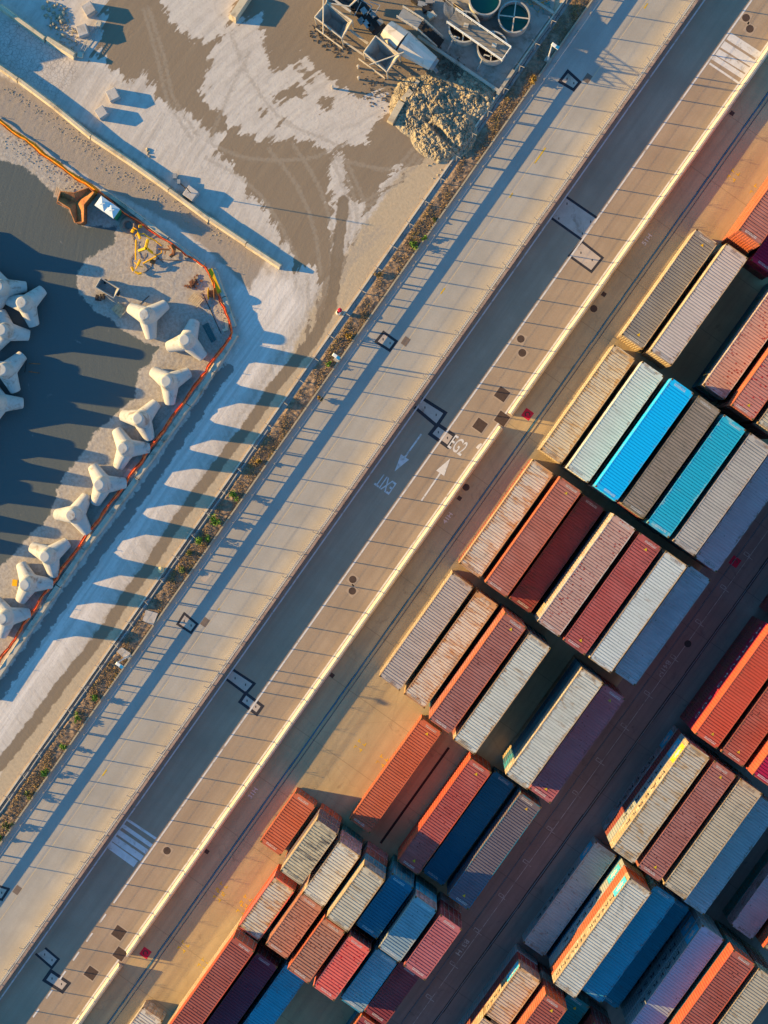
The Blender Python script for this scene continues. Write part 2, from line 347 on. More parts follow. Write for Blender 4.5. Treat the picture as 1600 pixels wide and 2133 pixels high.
def yard():
    x0, x1, y0, y1, st = -62.0, YL, -72.0, 56.0, 0.16
    nx = int((x1-x0)/st); ny = int((y1-y0)/st)
    X, Y = np.meshgrid(np.linspace(x0, x1, nx+1), np.linspace(y0, y1, ny+1), indexing='ij')
    P = np.stack([X.ravel(), Y.ravel()], 1)
    pale = np.max([sdf(P, q) for q in PALE], 0)
    for q in HOLES: pale = np.minimum(pale, -sdf(P, q))
    wetp = sdf(P, WETPOLY)
    riv = 0.62-seg_dist(P, RIVER, False)[0]
    wet = np.minimum(wetp, -pale)
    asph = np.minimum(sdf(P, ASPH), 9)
    inner = sdf(P, INNER); crack = sdf(P, CRACKED); grav = sdf(P, GRAVELROAD)
    dust = sdf(P, DUST)
    damp = .62-seg_dist(P, DAMP, False)[0]
    bed = 2.1-np.abs(YL-P[:, 0])+np.clip((P[:, 1]+2)/9, 0, 1)*1.4
    track = np.full(len(P), -1.0)
    for q in TRACKS:
        s_ = smooth_px(q); lo, hi = s_.min(0)-.6, s_.max(0)+.6; near = np.where(((P > lo) & (P < hi)).all(1))[0]
        if len(near): track[near] = np.maximum(track[near], .32-seg_dist(P[near], s_, False)[0])
    rng = np.random.default_rng(3)
    Z = np.zeros(len(P))
    Z += 0.10*np.clip(grav/2, 0, 1)*rng.random(len(P))*0.35
    Z += np.where((inner > 0) & (asph < 0), rng.random(len(P))*0.035, 0)
    idx = np.arange((nx+1)*(ny+1)).reshape(nx+1, ny+1)
    F = np.stack([idx[:-1, :-1], idx[1:, :-1], idx[1:, 1:], idx[:-1, 1:]], -1).reshape(-1, 4)
    me = bpy.data.meshes.new('construction_yard')
    me.vertices.add(len(P)); me.vertices.foreach_set('co', np.column_stack([P, Z]).ravel().astype(np.float32))
    me.loops.add(F.size); me.loops.foreach_set('vertex_index', F.ravel().astype(np.int32))
    me.polygons.add(len(F)); me.polygons.foreach_set('loop_start', np.arange(0, F.size, 4, dtype=np.int32))
    me.update(); me.validate()
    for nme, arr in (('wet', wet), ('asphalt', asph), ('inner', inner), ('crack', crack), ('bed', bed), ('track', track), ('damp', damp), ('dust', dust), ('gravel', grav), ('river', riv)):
        at = me.attributes.new(nme, 'FLOAT', 'POINT'); at.data.foreach_set('value', np.clip(arr, -4, 4).astype(np.float32))
    m, t, p = nodes('yard_surface'); v = objvec(t, world=True)
    def A(n): a = N(t, 'Attribute'); a.attribute_name = n; return a.outputs['Fac']
    nz = noise(t, v, 0.9, 8, 0.72, 0.3); nf = noise(t, v, 3.5, 5, 0.6); ng = noise(t, v, 14.0, 3, 0.7)
    # scraper and tyre streaks: noise stretched along two driving directions
    def streak(ang, sc_, st_):
        mp = N(t, 'Mapping'); mp.inputs['Rotation'].default_value = (0, 0, ang); mp.inputs['Scale'].default_value = (sc_, st_, 1)
        t.links.new(v, mp.inputs['Vector']); return noise(t, mp.outputs[0], 1.0, 5, 0.65)
    cw = W(1000, 700); sub_ = N(t, 'VectorMath', operation='SUBTRACT'); sub_.inputs[1].default_value = (cw.x, cw.y, 0); t.links.new(v, sub_.inputs[0])
    sxy = N(t, 'SeparateXYZ'); t.links.new(sub_.outputs[0], sxy.inputs[0])
    rad = math_(t, 'SQRT', math_(t, 'ADD', math_(t, 'MULTIPLY', sxy.outputs[0], sxy.outputs[0]), math_(t, 'MULTIPLY', sxy.outputs[1], sxy.outputs[1])))
    cxyz = N(t, 'CombineXYZ'); t.links.new(math_(t, 'MULTIPLY', rad, 1.5), cxyz.inputs[0]); t.links.new(math_(t, 'MULTIPLY', math_(t, 'ARCTAN2', sxy.outputs[1], sxy.outputs[0]), 5.0), cxyz.inputs[1])
    sw = noise(t, cxyz.outputs[0], 1.0, 6, 0.68, 0.25)
    s1 = streak(R(0), 2.2, 0.10); s2 = streak(R(42), 2.0, 0.12); s3 = streak(R(-35), 1.6, 0.14)
    def edge(att, amt=1.3, soft=0.12):
        k = math_(t, 'ADD', att, math_(t, 'MULTIPLY', math_(t, 'SUBTRACT', nz, 0.5), amt))
        return k
    pale_c = mix(t, ramp(t, nz, [(0.3, 0.0), (0.7, 1.0)]), (0.60, 0.545, 0.51), (0.49, 0.44, 0.405))
    pale_c = mix(t, math_(t, 'MULTIPLY', ramp(t, sw, [(0.48, 0.0), (0.66, 1.0)]), 0.6), pale_c, (0.38, 0.335, 0.30))
    pale_c = mix(t, math_(t, 'MULTIPLY', ramp(t, sw, [(0.36, 1.0), (0.46, 0.0)]), 0.6), pale_c, (0.60, 0.55, 0.50))
    pale_c = mix(t, math_(t, 'MULTIPLY', ramp(t, nf, [(0.52, 0.0), (0.72, 1.0)]), 0.35), pale_c, (0.34, 0.28, 0.23))
    wet_c = mix(t, ramp(t, s3, [(0.25, 0.0), (0.8, 1.0)]), (0.265, 0.205, 0.15), (0.225, 0.172, 0.127))
    wet_c = mix(t, math_(t, 'MULTIPLY', ramp(t, s1, [(0.66, 0.0), (0.76, 1.0)]), 0.3), wet_c, (0.31, 0.26, 0.215))
    wetk = edge(A('wet'), 2.6)
    streakm = math_(t, 'MULTIPLY', math_(t, 'SUBTRACT', sw, 0.5), 4.2)
    wetk = math_(t, 'ADD', wetk, streakm)
    c = mix(t, ramp(t, wetk, [(0.0, 0.0), (0.10, 1.0)]), pale_c, wet_c)
    bg_ = mix(t, ramp(t, nf, [(0.35, 0.0), (0.7, 1.0)]), (0.50, 0.395, 0.28), (0.42, 0.33, 0.235))
    bk = edge(A('bed'), 2.2); c = mix(t, math_(t, 'MULTIPLY', ramp(t, bk, [(0.0, 0.0), (0.5, 1.0)]), math_(t, 'SUBTRACT', 1.0, ramp(t, wetk, [(0.0, 0.0), (0.10, 1.0)]))), c, bg_)
    tk = math_(t, 'MULTIPLY', ramp(t, math_(t, 'ADD', A('track'), math_(t, 'MULTIPLY', math_(t, 'SUBTRACT', nf, 0.55), 0.9)), [(0.0, 0.0), (0.2, 1.0)]), 0.5)
    tcol = mix(t, ramp(t, wetk, [(0.0, 0.0), (0.10, 1.0)]), (0.35, 0.30, 0.26), (0.33, 0.28, 0.23))
    c = mix(t, tk, c, tcol)
    dk = edge(A('dust'), 2.0); dustc = mix(t, ramp(t, s1, [(0.40, 0.0), (0.62, 1.0)]), (0.72, 0.665, 0.635), (0.54, 0.49, 0.46))
    dustc = mix(t, math_(t, 'MULTIPLY', ramp(t, nf, [(0.5, 0.0), (0.75, 1.0)]), 0.4), dustc, (0.42, 0.375, 0.345))
    c = mix(t, math_(t, 'MULTIPLY', ramp(t, dk, [(0.0, 0.0), (0.8, 1.0)]), 0.9), c, dustc)
    rv = edge(A('river'), 0.9); c = mix(t, math_(t, 'MULTIPLY', ramp(t, rv, [(0.0, 0.0), (0.12, 1.0)]), 0.95), c, (0.215, 0.165, 0.12))
    w2 = edge(A('damp'), 1.5); c = mix(t, math_(t, 'MULTIPLY', ramp(t, w2, [(0.0, 0.0), (0.12, 1.0)]), 0.92), c, (0.215, 0.185, 0.172))
    # sand and fines inside the barrier
    sand = mix(t, ramp(t, nf, [(0.35, 0.0), (0.7, 1.0)]), (0.46, 0.42, 0.385), (0.33, 0.285, 0.25))
    sand = mix(t, math_(t, 'MULTIPLY', ramp(t, ng, [(0.5, 0.0), (0.72, 1.0)]), 0.5), sand, (0.22, 0.18, 0.15))
    c = mix(t, ramp(t, edge(A('inner'), 0.4), [(0.0, 0.0), (0.1, 1.0)]), c, sand)
    grv = mix(t, ramp(t, ng, [(0.35, 0.0), (0.68, 1.0)]), (0.40, 0.34, 0.29), (0.22, 0.175, 0.14))
    grv = mix(t, math_(t, 'MULTIPLY', ramp(t, s2, [(0.42, 0.0), (0.6, 1.0)]), 0.6), grv, (0.33, 0.28, 0.25))
    c = mix(t, ramp(t, edge(A('gravel'), 1.2), [(0.0, 0.0), (0.35, 1.0)]), c, grv)
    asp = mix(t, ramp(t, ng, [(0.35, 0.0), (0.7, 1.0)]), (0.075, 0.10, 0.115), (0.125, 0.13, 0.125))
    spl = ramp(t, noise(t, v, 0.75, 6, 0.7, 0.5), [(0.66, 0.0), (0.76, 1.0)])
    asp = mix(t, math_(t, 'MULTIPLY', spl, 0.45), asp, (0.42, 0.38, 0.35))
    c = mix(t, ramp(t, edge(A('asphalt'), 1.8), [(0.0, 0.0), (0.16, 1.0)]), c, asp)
    vo = N(t, 'TexVoronoi', feature='DISTANCE_TO_EDGE'); vo.inputs['Scale'].default_value = 2.7; t.links.new(v, vo.inputs['Vector'])
    ck = math_(t, 'MULTIPLY', ramp(t, vo.outputs['Distance'], [(0.02, 1.0), (0.07, 0.0)]), ramp(t, A('crack'), [(0.0, 0.0), (0.4, 1.0)]))
    c = mix(t, math_(t, 'MULTIPLY', ck, 0.55), c, (0.20, 0.17, 0.155))
    t.links.new(c, p.inputs['Base Color'])
    rg = ramp(t, A('river'), [(0.3, 0.9), (0.7, 0.55)]); t.links.new(rg, p.inputs['Roughness'])
    p.inputs['Specular IOR Level'].default_value = 0.15
    hh = math_(t, 'ADD', math_(t, 'MULTIPLY', nf, 0.6), math_(t, 'ADD', math_(t, 'MULTIPLY', sw, 0.9), math_(t, 'MULTIPLY', ng, 0.35)))
    bump(t, p, hh, 0.35, 0.08)
    return tag(obj('construction_yard', me, m), kind='structure')
yard()

# ---- verge with dry grass
VERGE = surf('verge_soil', (0.27, 0.19, 0.135), 0.4, 2.5, stain=(0.14, 0.10, 0.075), stain_amt=0.35, bmp=0.8)
m = MB(); nyv = 700; xs = [-14.42, -14.2, -13.9, -13.6, -13.3, -13.05, -12.90]
for j in range(nyv+1):
    for i, x in enumerate(xs): m.v.append((x, -80+150*j/nyv, 0.02+(0 if i in (0, len(xs)-1) else random.random()*0.14)))
for j in range(nyv):
    for i in range(len(xs)-1):
        a = j*len(xs)+i; m.f.append((a, a+1, a+1+len(xs), a+len(xs)))
tag(obj('verge', m, VERGE), kind='structure')
def blades():
    m_, t, p = nodes('dry_grass'); at = N(t, 'Attribute'); at.attribute_name = 'tint'
    t.links.new(ramp(t, at.outputs['Fac'], [(0.0, (0.13, 0.09, 0.06)), (0.35, (0.25, 0.17, 0.11)), (0.6, (0.32, 0.215, 0.12)), (0.8, (0.38, 0.25, 0.07)), (1.0, (0.17, 0.17, 0.05))]), p.inputs['Base Color'])
    p.inputs['Roughness'].default_value = 0.9
    rng = np.random.default_rng(11); n = 34000
    cx = rng.uniform(-14.38, -12.93, n); cy = rng.uniform(-62, 58, n)
    cl = np.sin(cx*4.1+cy*0.9)+np.sin(cy*2.3+cx*2)+np.sin(cy*0.47)*1.3+rng.normal(0, .7, n)
    keep = cl > -0.35; cx, cy, cl = cx[keep], cy[keep], cl[keep]; n = len(cx)
    a = rng.uniform(0, 6.283, n); L = rng.uniform(0.06, 0.26, n); wd = rng.uniform(0.015, 0.05, n); h = rng.uniform(0.08, 0.34, n)*(0.6+0.25*np.clip(cl, 0, 2))
    V = np.empty((n, 3, 3)); ca, sa = np.cos(a), np.sin(a)
    V[:, 0] = np.stack([cx-sa*wd, cy+ca*wd, np.full(n, 0.08)], 1); V[:, 1] = np.stack([cx+sa*wd, cy-ca*wd, np.full(n, 0.08)], 1)
    V[:, 2] = np.stack([cx+ca*L, cy+sa*L, 0.06+h], 1)
    me = bpy.data.meshes.new('dry_grass'); me.vertices.add(n*3); me.vertices.foreach_set('co', V.ravel().astype(np.float32))
    me.loops.add(n*3); me.loops.foreach_set('vertex_index', np.arange(n*3, dtype=np.int32)); me.polygons.add(n)
    me.polygons.foreach_set('loop_start', np.arange(0, n*3, 3, dtype=np.int32)); me.update()
    tint = np.clip(0.32+0.13*cl+rng.normal(0, .14, n), 0, 1); at2 = me.attributes.new('tint', 'FLOAT', 'POINT')
    at2.data.foreach_set('value', np.repeat(tint, 3).astype(np.float32))
    return tag(obj('dry_grass', me, m_), 'dry brown and ochre grass covering the verge between wall and kerb', 'grass', kind='stuff')
blades()
KERB = surf('kerb_stone', (0.36, 0.32, 0.25), 0.2, 2.0, bmp=0.2)
tag(obj('kerb', MB().box((-12.83, 0, 0.11), (0.15, 160, 0.24)), KERB), kind='structure')
GUT = surf('drain_channel', (0.30, 0.27, 0.25), 0.2, 1.5, stain=(0.16, 0.13, 0.11), stain_amt=0.3)
sheet('drain_channel', -14.95, -14.42, -150, 150, 0.0, GUT)
LEDGE = surf('ledge_concrete', (0.36, 0.25, 0.20), 0.18, 1.5, stain=(0.20, 0.14, 0.11), stain_amt=0.3)
sheet('ledge', -4.85, -4.25, -150, 150, -0.003, LEDGE)

# ---- paint on the roads (parts of the road sheets)
def strip(x, w_, y0, y1, z, mat, name, par):
    return obj(name, MB().poly([(x-w_/2, y0), (x+w_/2, y0), (x+w_/2, y1), (x-w_/2, y1)], z), mat, par)
strip(-3.93, 0.14, -80, 70, 0.008, WHITEP, 'edge_line', road2)
strip(3.46, 0.17, -80, 70, 0.008, WHITEP, 'edge_line', road2)
yb = W(235, 1880).y
strip(-0.2, 0.16, yb, 70, 0.008, WHITEP, 'centre_line', road2)
y = yb-1.35
while y > -75:
    strip(-0.2, 0.16, y-1.05, y, 0.008, WHITEP, 'centre_dash', road2); y -= 2.35
YFADE = surf('faded_yellow_line', (0.50, 0.405, 0.27), 0.1, 1.5, stain=(0.45, 0.375, 0.32), stain_amt=0.5)
strip(W(812, 763).x, 0.09, -80, 70, 0.004, YFADE, 'centre_line', road1)
for p0, p1 in (((1137, 308), (1113, 340)), ((1068, 402), (1062, 412)), ((927, 600), (918, 612)), ((222, 1603), (214, 1616)), ((1349, 7), (1342, 18)), ((457, 1267), (455, 1271))):
    a, b = W(*p0), W(*p1); strip((a.x+b.x)/2, 0.13, b.y, a.y, 0.008, YELP, 'yellow_dash', road1)
for bars in ([(1518, 75, 1583, 117), (1505, 92, 1571, 134), (1494, 108, 1558, 147), (1485, 119, 1549, 160), (1478, 132, 1539, 173)],
             [(265, 1707, 325, 1747), (256, 1720, 316, 1762), (246, 1733, 307, 1775), (236, 1746, 296, 1788), (228, 1760, 283, 1800)]):
    ws = (0.75, 0.72, 0.65, 0.48, 0.2) if bars[0][0] > 1000 else (0.25, 0.4, 0.52, 0.62, 0.75)
    for (ax, ay, bx, by), wd in zip(bars, ws):
        a, b = W(ax, ay), W(bx, by)
        m = MB().poly([(a.x, a.y-wd/2), (b.x, b.y-wd/2), (b.x, b.y+wd/2), (a.x, a.y+wd/2)], 0.007); obj('crosswalk_bar', m, WHITEP, road2)
def arrow(tip, tail, par, hl=1.75, hw=0.95, sw=0.16):
    a, b = W(*tip), W(*tail); d = (a-b); d.z = 0; L = d.length; d.normalize(); n = Vector((-d.y, d.x, 0))
    P = [b+n*sw/2, b+d*(L-hl)+n*sw/2, b+d*(L-hl)+n*hw/2, a, b+d*(L-hl)-n*hw/2, b+d*(L-hl)-n*sw/2, b-n*sw/2]
    m = MB().add([(q.x, q.y, 0.008) for q in P], [(0, 1, 5, 6), (2, 3, 4), (1, 2, 4, 5)]); obj('direction_arrow', m, WHITEP, par)
arrow((822, 982), (878, 904), road2); arrow((938, 955), (878, 1043), road2)
def ground_text(s, c, size, yaw, mat, par, sx=1.0, z=0.008, bold=0.0):
    o = obj('lettering', text_mesh(s, 'lettering', size, sx, bold), mat, par, (W(*c).x, W(*c).y, z)); o.rotation_euler = (0, 0, yaw); return o
ground_text('EXIT', (804, 1007), 1.95, math.pi, WHITEP, road2, 0.46, bold=0.02)
ground_text('EG2', (953, 929), 2.1, 0.0, WHITEP, road2, 0.46, bold=0.02)
m = MB().add([(W(x, y).x, W(x, y).y, 0.012) for x, y in ((991, 932), (996, 936), (1004, 926), (1003, 923), (998, 925))], [(0, 1, 2, 3, 4)]); obj('paint_mark', m, WHITEP, road2)
for s, c in (('51H', (1348, 499)), ('41H', (933, 1079)), ('31H', (527, 1652))): ground_text(s, c, 0.62, R(90), FADEP, ground, 1.15, -0.004, 0.012)
for s, c in (('B41H', (1383, 1392)), ('B31H', (963, 1973))): ground_text(s, c, 0.7, R(-90), DIMP, ground, 1.15, -0.004, 0.01)

# patches cut into the road with dark sealed borders
SEAL = surf('bitumen_seal', (0.035, 0.035, 0.045), 0.25, 3.0)
PATCH = surf('patch_concrete', (0.46, 0.385, 0.335), 0.15, 1.2, stain=(0.28, 0.22, 0.18), stain_amt=0.2)
def patch(pts, edges, par, bw=0.3, hooks=((0.25, 0.5), (0.75, 0.45))):
    q = [W(*p) for p in pts]; obj('repair_patch', MB().poly(q, 0.003), PATCH if par is road2 else PATCH, par)
    m = MB(); cen = sum(q, Vector())/4
    for e in edges:
        a, b = q[e], q[(e+1) % 4]; d = (b-a).normalized(); n = Vector((-d.y, d.x, 0))
        if (cen-a).dot(n) > 0: n = -n
        h = bw/2; m.poly([a-d*h-n*h, b+d*h-n*h, b+d*h+n*h, a-d*h+n*h], 0.005+0.0003*e)
    if m.f: obj('patch_seal', m, SEAL, par)
    m = MB()
    for u, v_ in hooks:
        c = q[0].lerp(q[1], u).lerp(q[3].lerp(q[2], u), v_); m.box((c.x, c.y, 0.006), (0.10, 0.22, 0.004), 0.6)
    obj('lifting_slot', m, DARK, par)
patch([(1181, 411), (1245, 455), (1213, 500), (1150, 455)], (0, 2), road2, 0.24, ((0.1, 0.2), (0.9, 0.25), (0.15, 0.85), (0.9, 0.8)))
patch([(1212, 503), (1255, 537), (1232, 566), (1186, 533)], (0, 1, 2, 3), road2, 0.24)
patch([(882, 831), (928, 860), (910, 887), (866, 850)], (0, 1, 2), road2, 0.32)
patch([(912, 884), (948, 908), (933, 931), (896, 904)], (0, 1, 2, 3), road2, 0.34)
patch([(487, 1396), (530, 1424), (512, 1445), (472, 1415)], (0, 1, 2), road2, 0.26)
patch([(512, 1444), (547, 1471), (535, 1488), (500, 1462)], (0, 1, 2, 3), road2, 0.3)
patch([(96, 1976), (122, 1998), (108, 2016), (76, 1988)], (0, 1, 2), road2, 0.24)
patch([(106, 2022), (144, 2048), (130, 2066), (92, 2042)], (0, 1, 2, 3), road2, 0.32)
patch([(1183, 148), (1208, 171), (1195, 187), (1166, 170)], (0, 1, 2, 3), road1, 0.28)
patch([(799, 692), (826, 711), (812, 730), (783, 712)], (0, 1, 2, 3), road1, 0.26)
patch([(384, 1278), (411, 1300), (398, 1318), (370, 1300)], (0, 1, 2, 3), road1, 0.24)
patch([(-20, 1840), (18, 1852), (4, 1874), (-20, 1868)], (0, 1, 2), road1, 0.24)
patch([(430, 1192), (441, 1197), (427, 1214), (416, 1208)], (), road1, hooks=())
GRATE = surf('drain_grate', (0.17, 0.13, 0.11), 0.2, 3.0)
for c in ((1224, 163), (845, 711), (427, 1296), (36, 1854)):
    q = W(*c); obj('drain_cover', MB().box((q.x, q.y, 0.004), (0.62, 0.85, 0.008)), GRATE, road1)
LID = surf('cast_iron_lid', (0.075, 0.05, 0.042), 0.25, 3.0)
FRAME = surf('lid_surround', (0.38, 0.29, 0.22), 0.12, 2.0)
for c, r in (((1085, 706), .36), ((1088, 735), .38), ((735, 1207), .36), ((734, 1231), .36), ((348, 1772), .37), ((1554, 37), .37), ((1562, 60), .37)):
    q = W(*c); obj('manhole_surround', MB().box((q.x, q.y, 0.003), (1.0, 1.0, 0.006), 0.25*random.uniform(-1, 1)), FRAME, road2)
    obj('manhole_cover', MB().lathe([(0, 0.010), (r, 0.010), (r+.02, 0.0)], (q.x, q.y, 0)), LID, road2)
for c, d in (((1046, 821), 1.15), ((1000, 886), 1.1), ((248, 1943), 1.15), ((190, 2027), 1.1), ((1046, 872), 1.15), ((250, 1987), 1.1)):
    q = W(*c); obj('pit_surround', MB().box((q.x, q.y, 0.0025), (d*1.22, d*1.22, 0.005)), FRAME, road2)
    obj('pit_cover', MB().box((q.x, q.y, 0.005), (d, d, 0.010)), LID, road2)
for c in ((1258, 613), (957, 1038), (692, 1407), (431, 1774), (1525, 236)):
    q = W(*c); obj('drain_cover', MB().box((q.x, q.y, -0.006), (0.42, 0.42, 0.012)), LID, ground)
for c in ((1237, 643), (971, 1015), (1433, 1341)):
    q = W(*c); obj('manhole_cover', MB().lathe([(0, 0.002), (0.33, 0.002), (0.35, -0.012)], (q.x, q.y, 0)), LID if c[0] != 1433 else DARK, ground)
for c in ((1099, 863), (303, 1985), (1531, 1170)):
    q = W(*c); obj('red_ground_mark', MB().box((q.x, q.y, -0.010), (0.92, 0.92, 0.008)), REDP, ground)
    obj('black_ground_mark', MB().add([(q.x+0.27*math.cos(a)*k, q.y+0.27*math.sin(a)*k, -0.0045) for k in (1, 0.6) for a in [i*math.pi/8 for i in range(13)]], [(i, i+1, 14+i, 13+i) for i in range(12)]), DARK, ground)
# yellow slot marks and pale slot lines on the container paving
for c in ((1528, 365), (1575, 397), (750, 1553), (796, 1585), (462, 1850), (456, 1866), (382, 1972), (424, 2008), (512, 1877), (505, 1895), (1192, 1578)):
    q = W(*c); m = MB()
    for dx, dy in ((-.28, -.28), (.28, -.28), (-.28, .28), (.28, .28)):
        m.box((q.x+dx, q.y+dy, -0.0085), (0.34, 0.09, 0.003)); m.box((q.x+dx*1.3, q.y+dy*1.3, -0.0065), (0.09, 0.34, 0.003))
    obj('slot_mark', m, YELP, ground)
strip(W(1411, 1368).x, 0.05, -80, 70, -0.008, DIMP, 'guide_line', ground)
for k in range(26):
    y = 9-k*4.15+random.uniform(-.2, .2); m = MB(); x = 30.9
    for a, b, c_, d in ((-.45, 0, .5, .05), (-.45, .28, .5, .05), (-.7, .14, .05, .3), (-.2, .14, .05, .3), (.1, .02, .4, .05)): m.box((x+a+.2, y+b, -0.0085), (c_, d, 0.003))
    obj('bay_mark', m, DIMP, ground)
m = MB(); a, b = W(958, 1562), W(782, 1760)
m.box((17.95, (a.y+b.y)/2, -0.0075), (0.24, abs(a.y-b.y)*0.93, 0.006)); 
OLDM = surf('old_dark_line', (0.03, 0.018, 0.018), 0.3, 2.0); obj('dark_slot_line', m, OLDM, ground)
# crane rails
RAILM = surf('crane_rail_steel', (0.16, 0.17, 0.19), 0.3, 4.0, rough=0.35, metal=0.6)
GROOVE = surf('rail_groove_soil', (0.045, 0.036, 0.03), 0.5, 2.0)
RAILB = surf('rail_blue_film', (0.05, 0.17, 0.26), 0.3, 3.0, rough=0.4)
def rail(x, label, w_=0.09, gw=0.55, mt=None):
    t_ = thing('crane_rail', label, 'rail', (x, -10, 0), 0, 'crane rails set in the paving')
    obj('rail_head', MB().box((0, 0, 0.012), (w_, 170, 0.03)), mt or RAILM, t_)
    m = MB(); yy = -85
    while yy < 85:
        l = random.uniform(1.2, 3.0); wl_, wr = gw*random.uniform(.35, .6), gw*random.uniform(.3, .55)
        m.poly([(-wl_, yy), (wr, yy), (gw*random.uniform(.3, .55), yy+l), (-gw*random.uniform(.35, .6), yy+l)], -0.009); yy += l
    obj('rail_groove', m, GROOVE, t_)
rail(6.28, 'bluish crane rail in a dark groove along the parapet side of the yard', 0.10, 0.18, RAILB)
rail(W(947.5, 1128).x, 'thin second rail close beside the first row of containers', 0.035, 0.07)
rail(32.65, 'dark crane rail running between the two container blocks', 0.08, 0.3)
rail(W(1190, 1640).x, 'rail tight along the right edge of the left container block', 0.05, 0.12)

# ------------------------------------------------------------------ fences and walls
PINKW = surf('wall_concrete_cream', (0.60, 0.52, 0.42), 0.12, 1.0, stain=(0.40, 0.31, 0.24), stain_amt=0.25)
POSTM = surf('fence_post_steel', (0.30, 0.28, 0.27), 0.15, 3.0, rough=0.6)
def post_mesh(h, out, arm=0.45):
    m = MB(); m.tube([(0, 0, 0), (0, 0, h)], 0.05, 6)
    m.tube([(0, 0, h), (out*arm, 0, h+arm)], 0.022, 5); m.tube([(0, 0, h), (-out*arm, 0, h+arm)], 0.022, 5); return m
def fence(name, label, x, px, h, wall, y0, y1, step, phase, coil=None, z0=0.0):
    t_ = thing(name, label, 'fence', (x, 0, 0))
    obj('wall', MB().box((0, 0, wall[1]/2), (wall[0], 170, wall[1])), PINKW, t_)
    if coil: obj('coping', MB().box((0.255, 0, wall[1]/2-.01), (0.29, 170, wall[1]-.02)), LEDGE, t_)
    me = fixn(post_mesh(h-z0, 1).mesh('post')); me.materials.append(POSTM); y = phase
    while y > y0: y -= step
    n = 0
    while y < y1:
        if y > y0: obj('post', me, None, t_, (px, y+random.uniform(-.05, .05), z0)); n += 1
        y += step
    m = MB()
    for k in range(1, 6):
        z = z0+(h-z0)*k/5; m.tube([(px, y0, z), (px, y1, z)], 0.006, 3)
    for s in (-1, 1): m.tube([(px+s*.4, y0, h+.4), (px+s*.4, y1, h+.4)], 0.006, 3)
    obj('wire', m, STEEL, t_)
    if coil:
        m = MB(); pts = []; k = 0; turns = int((y1-y0)/0.22)
        for i in range(turns*7):
            a = i*2*math.pi/7; pts.append((px+coil[0]*math.cos(a), y0+0.22*i/7, h+coil[1]+coil[0]*math.sin(a)))
        m.tube(pts, 0.011, 3); obj('barbed_coil', m, STEEL, t_)
    return t_
ph1 = W(790, 635).y
fence('boundary_fence', 'low cream wall with steel posts and wires beside the planted verge', (YL+YR)/2, 0.42, 2.85, (0.16, 0.14), -62, 58, 2.62, ph1, z0=0.0)
fence('parapet_fence', 'long cream parapet with angled wire posts separating the two roads', -4.76, 0.0, 3.55, (0.20, 1.16), -72, 62, 2.62, W(1060+1045*.3375, 130*.3375, 1.2).y, coil=(0.30, 0.30), z0=1.2)
# guard rail along the verge
t_ = thing('guard_rail', 'steel guard rail on short posts along the verge side of the pale road', 'guard rail', (-12.15, 0, 0))
m = MB()
for (xa, za), (xb, zb) in zip(((0, .53), (.05, .61), (0, .69), (.05, .77)), ((.05, .61), (0, .69), (.05, .77), (0, .85))):
    m.add([(xa, -85, za), (xb, -85, zb), (xb, 75, zb), (xa, 75, za)], [(0, 1, 2, 3)])
GRAIL = surf('guard_rail_zinc', (0.42, 0.40, 0.38), 0.1, 2.0, rough=0.5); obj('beam', m, GRAIL, t_)
me = fixn(MB().box((0, 0, 0.38), (0.08, 0.13, 0.76)).mesh('post')); me.materials.append(POSTM); y = -58.0; n = 0
while y < 58 and n < 98:
    obj('post', me, None, t_, (-0.06, y, 0)); n += 1
    y += random.choice((1.2, 1.9, 1.9, 2.1, 0.45, 2.1))
# cable tray and pipes lying in the channel beside the boundary fence
for dx, r, y0, y1, mt, lb in ((-14.80, .05, -62, -12, DARK, 'thin black pipe in the channel, nearest the cream wall'), (-14.62, .07, -62, -8, STEEL, 'grey pipe in the channel next to the verge'), (-14.70, .04, 22, 58, DARK, 'dark cable in the channel in the upper part of the verge')):
    pts = [(dx+random.uniform(-.04, .04), y0+(y1-y0)*i/40, r+0.02) for i in range(41)]
    tag(obj('pipe', MB().tube(pts, r, 6), mt), lb, 'pipe')
# road barrier towards the container yard, in three runs with two gaps
BARM = surf('barrier_concrete', (0.56, 0.49, 0.38), 0.12, 1.0, stain=(0.40, 0.33, 0.24), stain_amt=0.25, bmp=0.15)
def njb(y0, y1, label):
    m = MB(); prof = [(-.30, 0), (-.30, .08), (-.14, .34), (-.09, 1.08), (.09, 1.08), (.13, .34), (.26, .08), (.26, 0)]
    n = max(2, int((y1-y0)/2.0)); ys = [y0+(y1-y0)*i/n for i in range(n+1)]
    for i, y in enumerate(ys):
        j = random.uniform(-.012, .012)
        for px_, z in prof: m.v.append((3.90+px_+j, y, z+(j if z > .5 else 0)))
    k = len(prof)
    for i in range(n):
        for q in range(k-1): m.f.append((i*k+q, (i+1)*k+q, (i+1)*k+q+1, i*k+q+1))
    m.f += [tuple(range(k)), tuple(range(n*k+k-1, n*k-1, -1))]
    return tag(obj('road_barrier', m, BARM), label, 'barrier', 'cream road barriers beside the container yard')
g1, g2 = W(1042, 889).y, W(1062, 862).y; g3, g4 = W(249, 2006).y, W(268, 1986).y
njb(g2, 75, 'long sunlit cream barrier above the upper red ground mark')
njb(g4, g1, 'cream barrier between the two red ground marks')
njb(-90, g3, 'cream barrier below the lower red ground mark')
